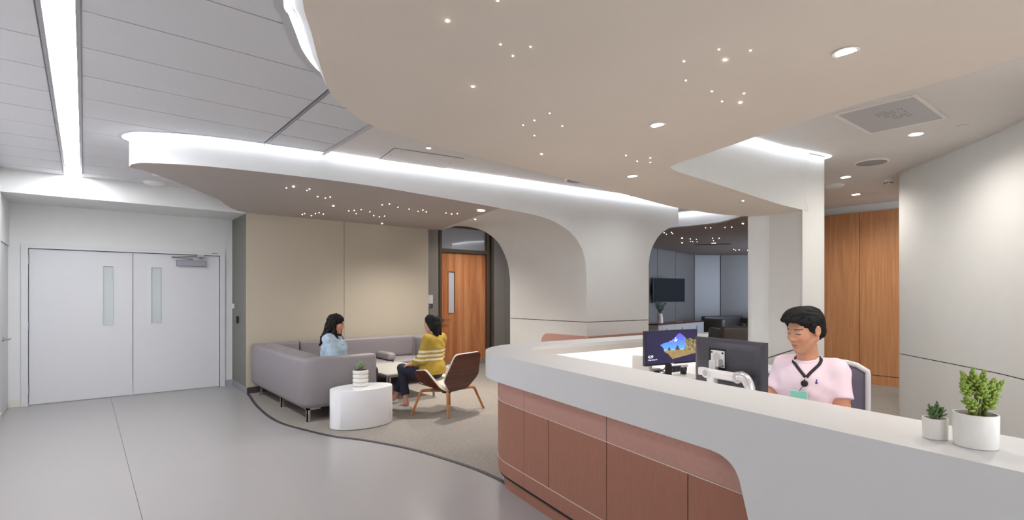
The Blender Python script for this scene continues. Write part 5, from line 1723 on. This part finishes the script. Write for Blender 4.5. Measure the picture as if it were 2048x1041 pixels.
# ------------------------------------------------------------------ woman on the sofa
wa = thing('person', 'person with long dark wavy hair in a light denim shirt on the sofa', 'person', (2.44, 6.60, 0), R(-32))
J = dict(pelvis=(.0, 0, .54), r_pelvis=(.15, .18, .12), belly=(.03, 0, .68), r_belly=(.155, .17, .15), chest=(.03, 0, .83), r_chest=(.145, .17, .13),
         shL=(0, .15, .945), shR=(0, -.15, .945), elL=(.06, .215, .70), elR=(.06, -.22, .70), wrL=(.29, .10, .61), wrR=(.29, -.10, .61),
         neck0=(0, 0, .93), neck1=(.03, 0, 1.06), r_neck=.046, am=.98,
         hipL=(.05, .10, .52), hipR=(.05, -.10, .52), knL=(.50, .11, .50), knR=(.50, -.11, .50), anL=(.50, .11, .09), anR=(.50, -.11, .09), toL=(.62, .12, .04), toR=(.62, -.12, .04))
for k_ in ('hipL', 'hipR', 'knL', 'knR', 'anL', 'anR', 'toL', 'toR'):
    q_ = Matrix.Rotation(R(30), 3, 'Z') @ Vector(J[k_])
    J[k_] = tuple(q_)
tor, sh, neck, arms, legs = seated(J, True)
HO2, HR2 = (.058, 0, 1.135), rotm(R(-8), R(12))
HS2 = .97
hfa = head_sdf(True)
head_b = FRAME(lambda p: hfa(p / HS2) * HS2, HO2, HR2)
hands = [finger_hand(J['wrL'], (.85, -.3, -.2), (0, 0, -1), 1, .5), finger_hand(J['wrR'], (.85, .3, -.2), (0, 0, -1), -1, .5)]
body = U_([U_(tor + sh, .05), U_(arms, .03), neck, U_(legs, .03)], .04)
body = U_([body, hands[0], hands[1]], .012)
body = U_([body, head_b], .016)
def colA_(v):
    P = ((v - np.array(HO2)) @ HR2.T) / HS2
    c = head_colors(P, (206, 146, 120), (180, 92, 88), (38, 28, 26))
    c[np.linalg.norm(P, axis=1) > .2] = lin((206, 148, 122))
    return c
mesh_obj('body', body, (-.25, -.34, .0), (.75, .60, 1.30), .006, SKIN, wa, colA_)
torso_f = U_(tor + sh, .06)
DEN = M('light_denim', (172, 192, 210), 0.8, vscale=25, rgb2=(190, 208, 222), bump=0.2, bscale=900, spec=0.15)
sl = []
for s_ in 'LR':
    w_e = np.array(J['wr' + s_])
    sl.append(U_([cone(J['sh' + s_], J['el' + s_], .074, .066), CUT(cone(J['el' + s_], J['wr' + s_], .063, .046), w_e - (w_e - np.array(J['el' + s_])) * .08, w_e - np.array(J['el' + s_]))], .025))
bust = MIN(ell((.115, .07, .82), (.06, .07, .065)), ell((.115, -.07, .82), (.06, .07, .065)))
shirt2 = U_([GROW(torso_f, .014), bust] + sl, .035)
shirt2 = WAVE(shirt2, .005, 24, 1.3)
shirt2 = SUB(shirt2, ell((.05, 0, 1.0), (.06, .05, .06)), .004)
shirt2 = CUT(shirt2, (0, 0, .50), (0, 0, -1))
so_ = mesh_obj('denim_shirt', shirt2, (-.25, -.34, .44), (.4, .34, 1.05), .006, DEN, wa)
for sg_ in (1, -1):
    cp_, g_ = project(shirt2, [(.0 + .02 * k, sg_ * (.055 - .004 * k), 1.0 - .011 * k) for k in range(7)], .008)
    obj('collar', tube(cp_, .016, 8, .010), DEN, so_, smooth=True)
    pf, g_ = project(shirt2, [(.14, sg_ * (.04 + .01 * k), .865) for k in range(7)], .003)
    obj('pocket_flap', tube(pf, .006, 6), DEN, so_, smooth=True)
pl, g_ = project(shirt2, [(.2, 0, .96 - .02 * k) for k in range(18)], .002)
obj('placket', tube(pl, .007, 6), DEN, so_, smooth=True)
tr = U_([GROW(tor[0], .012), U_([cone(J['hipL'], J['knL'], .096, .07), cone(J['knL'], J['anL'], .068, .05)], .03), U_([cone(J['hipR'], J['knR'], .096, .07), cone(J['knR'], J['anR'], .068, .05)], .03)], .03)
mesh_obj('trousers', CUT(tr, (0, 0, .6), (0, 0, 1)), (-.25, -.3, .06), (.65, .6, .66), .01, M('dark_trousers', (44, 46, 54), 0.85), wa)
for sg_ in (1, -1):
    obj('shoe', rbox(.24, .085, .075, .03, 4, (0, 0, 0)), M('dark_shoe', (40, 36, 34), 0.5), wa, smooth=True, loc=tuple(Vector(J['anL' if sg_ > 0 else 'anR']) + Matrix.Rotation(R(30), 3, 'Z') @ Vector((.07, 0, -.05))), rotz=R(30))
def wavy(f, amp, sc=1.0):
    def g(p):
        x, y, z = p[:, 0], p[:, 1], p[:, 2]
        return f(p) + amp * np.sin(x * 95 * sc + 2.2 * np.sin(z * 34) + y * 40) * np.sin(y * 85 * sc + 2.0 * np.sin(z * 30 + 1)) + amp * .5 * np.sin(z * 60 + x * 150 + y * 130)
    return g
hw = U_([ell((-.012, 0, .048), (.107, .088, .085)), ell((-.052, 0, -.02), (.075, .085, .11)), cone((-.055, .06, -.05), (-.075, .085, -.19), .055, .048), cone((-.055, -.06, -.05), (-.075, -.085, -.19), .055, .048), cone((-.075, 0, -.05), (-.10, 0, -.21), .06, .05),
         cone((.0, .082, -.01), (.028, .085, -.11), .028, .030), cone((.0, -.082, -.01), (.028, -.085, -.11), .028, .030), cone((.028, .085, -.11), (.10, .080, -.23), .030, .026), cone((.028, -.085, -.11), (.10, -.080, -.23), .030, .026), cone((.10, .08, -.23), (.150, .074, -.315), .026, .012), cone((.10, -.08, -.23), (.150, -.074, -.315), .026, .012), cone((-.075, .085, -.19), (-.105, .10, -.29), .046, .022), cone((-.075, -.085, -.19), (-.105, -.10, -.29), .046, .022)], .03)
hw = SUB(hw, ell((.118, 0, -.022), (.082, .060, .088)), .01)
hair_w = FRAME(lambda p: wavy(hw, .006)(p / HS2) * HS2, HO2, HR2)
mesh_obj('hair', hair_w, (-.24, -.22, .74), (.30, .22, 1.32), .0042, HAIRB, wa)

# ------------------------------------------------------------------ woman in the lounge chair
wv_ = thing('person', 'person in a mustard cardigan with white stripes sitting in the walnut chair', 'person', (3.47, 5.84, 0), R(111))
J = dict(pelvis=(.0, 0, .53), r_pelvis=(.13, .165, .11), belly=(-.005, 0, .66), r_belly=(.105, .135, .14), chest=(-.02, 0, .82), r_chest=(.105, .15, .14),
         shL=(-.035, .135, .935), shR=(-.035, -.135, .935), elL=(.02, .195, .69), elR=(.03, -.19, .69), wrL=(.245, .11, .605), wrR=(.25, -.06, .615),
         neck0=(-.04, 0, .93), neck1=(-.01, 0, 1.06), r_neck=.044, am=.85,
         hipL=(.05, .085, .50), hipR=(.05, -.085, .50), knL=(.44, .075, .53), knR=(.46, -.03, .50), anL=(.32, .13, .085), anR=(.60, .06, .12), toL=(.44, .19, .035), toR=(.72, .10, .06))
tor, sh, neck, arms, legs = seated(J, True)
HO3, HR3 = (.012, 0, 1.14), rotm(R(14), R(4))
HS3 = .95
hfb = head_sdf(True)
head_b = FRAME(lambda p: hfb(p / HS3) * HS3, HO3, HR3)
hands = [finger_hand(J['wrL'], (.88, -.2, -.18), (0, 0, -1), 1, .45), finger_hand(J['wrR'], (.88, .3, -.1), (0, 0, -1), -1, .45)]
legs = [U_([cone(J['hipL'], J['knL'], .078, .05), cone(J['knL'], J['anL'], .048, .028), cone(J['anL'], J['toL'], .029, .022)], .03), U_([cone(J['hipR'], J['knR'], .078, .05), cone(J['knR'], J['anR'], .048, .028), cone(J['anR'], J['toR'], .029, .022)], .03)]
body = U_([U_(tor + sh, .05), U_(arms, .03), neck], .035)
body = U_([body, legs[0]], .02)
body = U_([body, legs[1]], .02)
body = U_([body, hands[0], hands[1]], .01)
body = U_([body, head_b], .016)
def colB_(v):
    P = ((v - np.array(HO3)) @ HR3.T) / HS3
    c = head_colors(P, (220, 166, 142), (190, 106, 100), (38, 28, 26))
    c[np.linalg.norm(P, axis=1) > .2] = lin((206, 150, 124))
    return c
mesh_obj('body', body, (-.25, -.32, .0), (.82, .32, 1.30), .006, SKIN, wv_, colB_)
torso_f = U_(tor + sh, .06)
sl = []
for s_ in 'LR':
    w_e, e_ = np.array(J['wr' + s_]), np.array(J['el' + s_])
    sl.append(U_([cone(J['sh' + s_], J['el' + s_], .070, .062), CUT(cone(J['el' + s_], J['wr' + s_], .062, .050), e_ + (w_e - e_) * .62, w_e - e_)], .025))
hemf = ell((-.01, 0, .56), (.155, .185, .13))
card = U_([GROW(torso_f, .017), hemf] + sl, .035)
card = WAVE(card, .004, 22, 2.2)
card = SUB(card, ell((.0, 0, 1.03), (.07, .058, .075)), .005)
card = CUT(card, (0, 0, .475), (-.15, 0, -1))
def card_col(v):
    c = np.tile(np.array(lin((178, 148, 58))), (len(v), 1))
    n_ = .06 * np.sin(v[:, 0] * 900) * np.sin(v[:, 1] * 870 + v[:, 2] * 600)
    c *= (1 + n_)[:, None]
    zz = v[:, 2] + .10 * v[:, 0] * 0
    for z0 in (.79, .74, .69):
        m = np.abs(zz - z0) < .0125
        c[m] = lin((232, 222, 198))
    return c
cm = VC('mustard_knit', 0.9)
nt = cm.node_tree
n2 = nt.nodes.new('ShaderNodeTexNoise')
n2.inputs['Scale'].default_value = 260
bpn = nt.nodes.new('ShaderNodeBump')
bpn.inputs['Strength'].default_value = .6
bpn.inputs['Distance'].default_value = .004
tcn = nt.nodes.new('ShaderNodeTexCoord')
nt.links.new(tcn.outputs['Object'], n2.inputs['Vector'])
nt.links.new(n2.outputs['Fac'], bpn.inputs['Height'])
nt.links.new(bpn.outputs['Normal'], nt.nodes['Principled BSDF'].inputs['Normal'])
mesh_obj('striped_cardigan', card, (-.25, -.32, .42), (.32, .32, 1.05), .005, cm, wv_, card_col)
NAVY = M('navy_trousers', (38, 38, 56), 0.85, var=0.1, vscale=60)
def cropped(s_):
    k_, a_ = np.array(J['kn' + s_]), np.array(J['an' + s_])
    return U_([cone(J['hip' + s_], J['kn' + s_], .088, .064), CUT(cone(k_, a_, .063, .050), k_ + (a_ - k_) * .74, a_ - k_)], .025)
tr = U_([GROW(tor[0], .008), cropped('L')], .03)
tr = WAVE(U_([tr, cropped('R')], .012), .003, 24, .8)
mesh_obj('cropped_trousers', CUT(tr, (0, 0, .60), (0, 0, 1)), (-.22, -.24, .1), (.66, .24, .64), .006, NAVY, wv_)
SHOE = M('white_flat', (226, 222, 214), 0.5)
for s_ in 'LR':
    a, t_ = np.array(J['an' + s_]), np.array(J['to' + s_])
    d_ = (t_ - a)
    d_[2] = 0 if s_ == 'L' else d_[2] * .6
    d_ = d_ / np.linalg.norm(d_)
    heel = a - d_ * .035 + np.array((0, 0, -.05))
    toe = heel + d_ * .215
    sf_ = U_([cone(heel, heel + d_ * .1, .034, .034), cone(heel + d_ * .1, toe, .036, .026)], .03)
    sf_ = SUB(CUT(sf_, heel + np.array((0, 0, -.03)), (0, 0, -1)), cone(a + np.array((0, 0, .05)), a + d_ * .05 + np.array((0, 0, .0)), .036, .03), .008)
    mesh_obj('flat_shoe', sf_, tuple(np.minimum(heel, toe) - .06), tuple(np.maximum(heel, toe) + .06), .0045, SHOE, wv_)
hw = U_([ell((-.014, 0, .046), (.104, .085, .084)), ell((-.055, 0, -.02), (.066, .082, .10)), cone((-.062, .035, -.04), (-.078, .045, -.155), .055, .040), cone((-.062, -.035, -.04), (-.078, -.045, -.155), .055, .040), cone((.03, .074, .02), (-.03, .08, -.08), .016, .022), cone((.03, -.074, .02), (-.03, -.08, -.08), .016, .022)], .03)
hw = SUB(hw, ell((.118, 0, -.03), (.080, .085, .088)), .01)
hw = CUT(hw, (-.06, 0, -.185), (-.1, 0, -1), .02)
hair_b = FRAME(lambda p: (hw(p / HS3) + .0014 * np.sin(p[:, 1] / HS3 * 420 + p[:, 0] * 300 + 2 * np.sin(p[:, 2] * 25))) * HS3, HO3, HR3)
mesh_obj('hair', hair_b, (-.20, -.15, .90), (.20, .15, 1.32), .0042, HAIR, wv_)
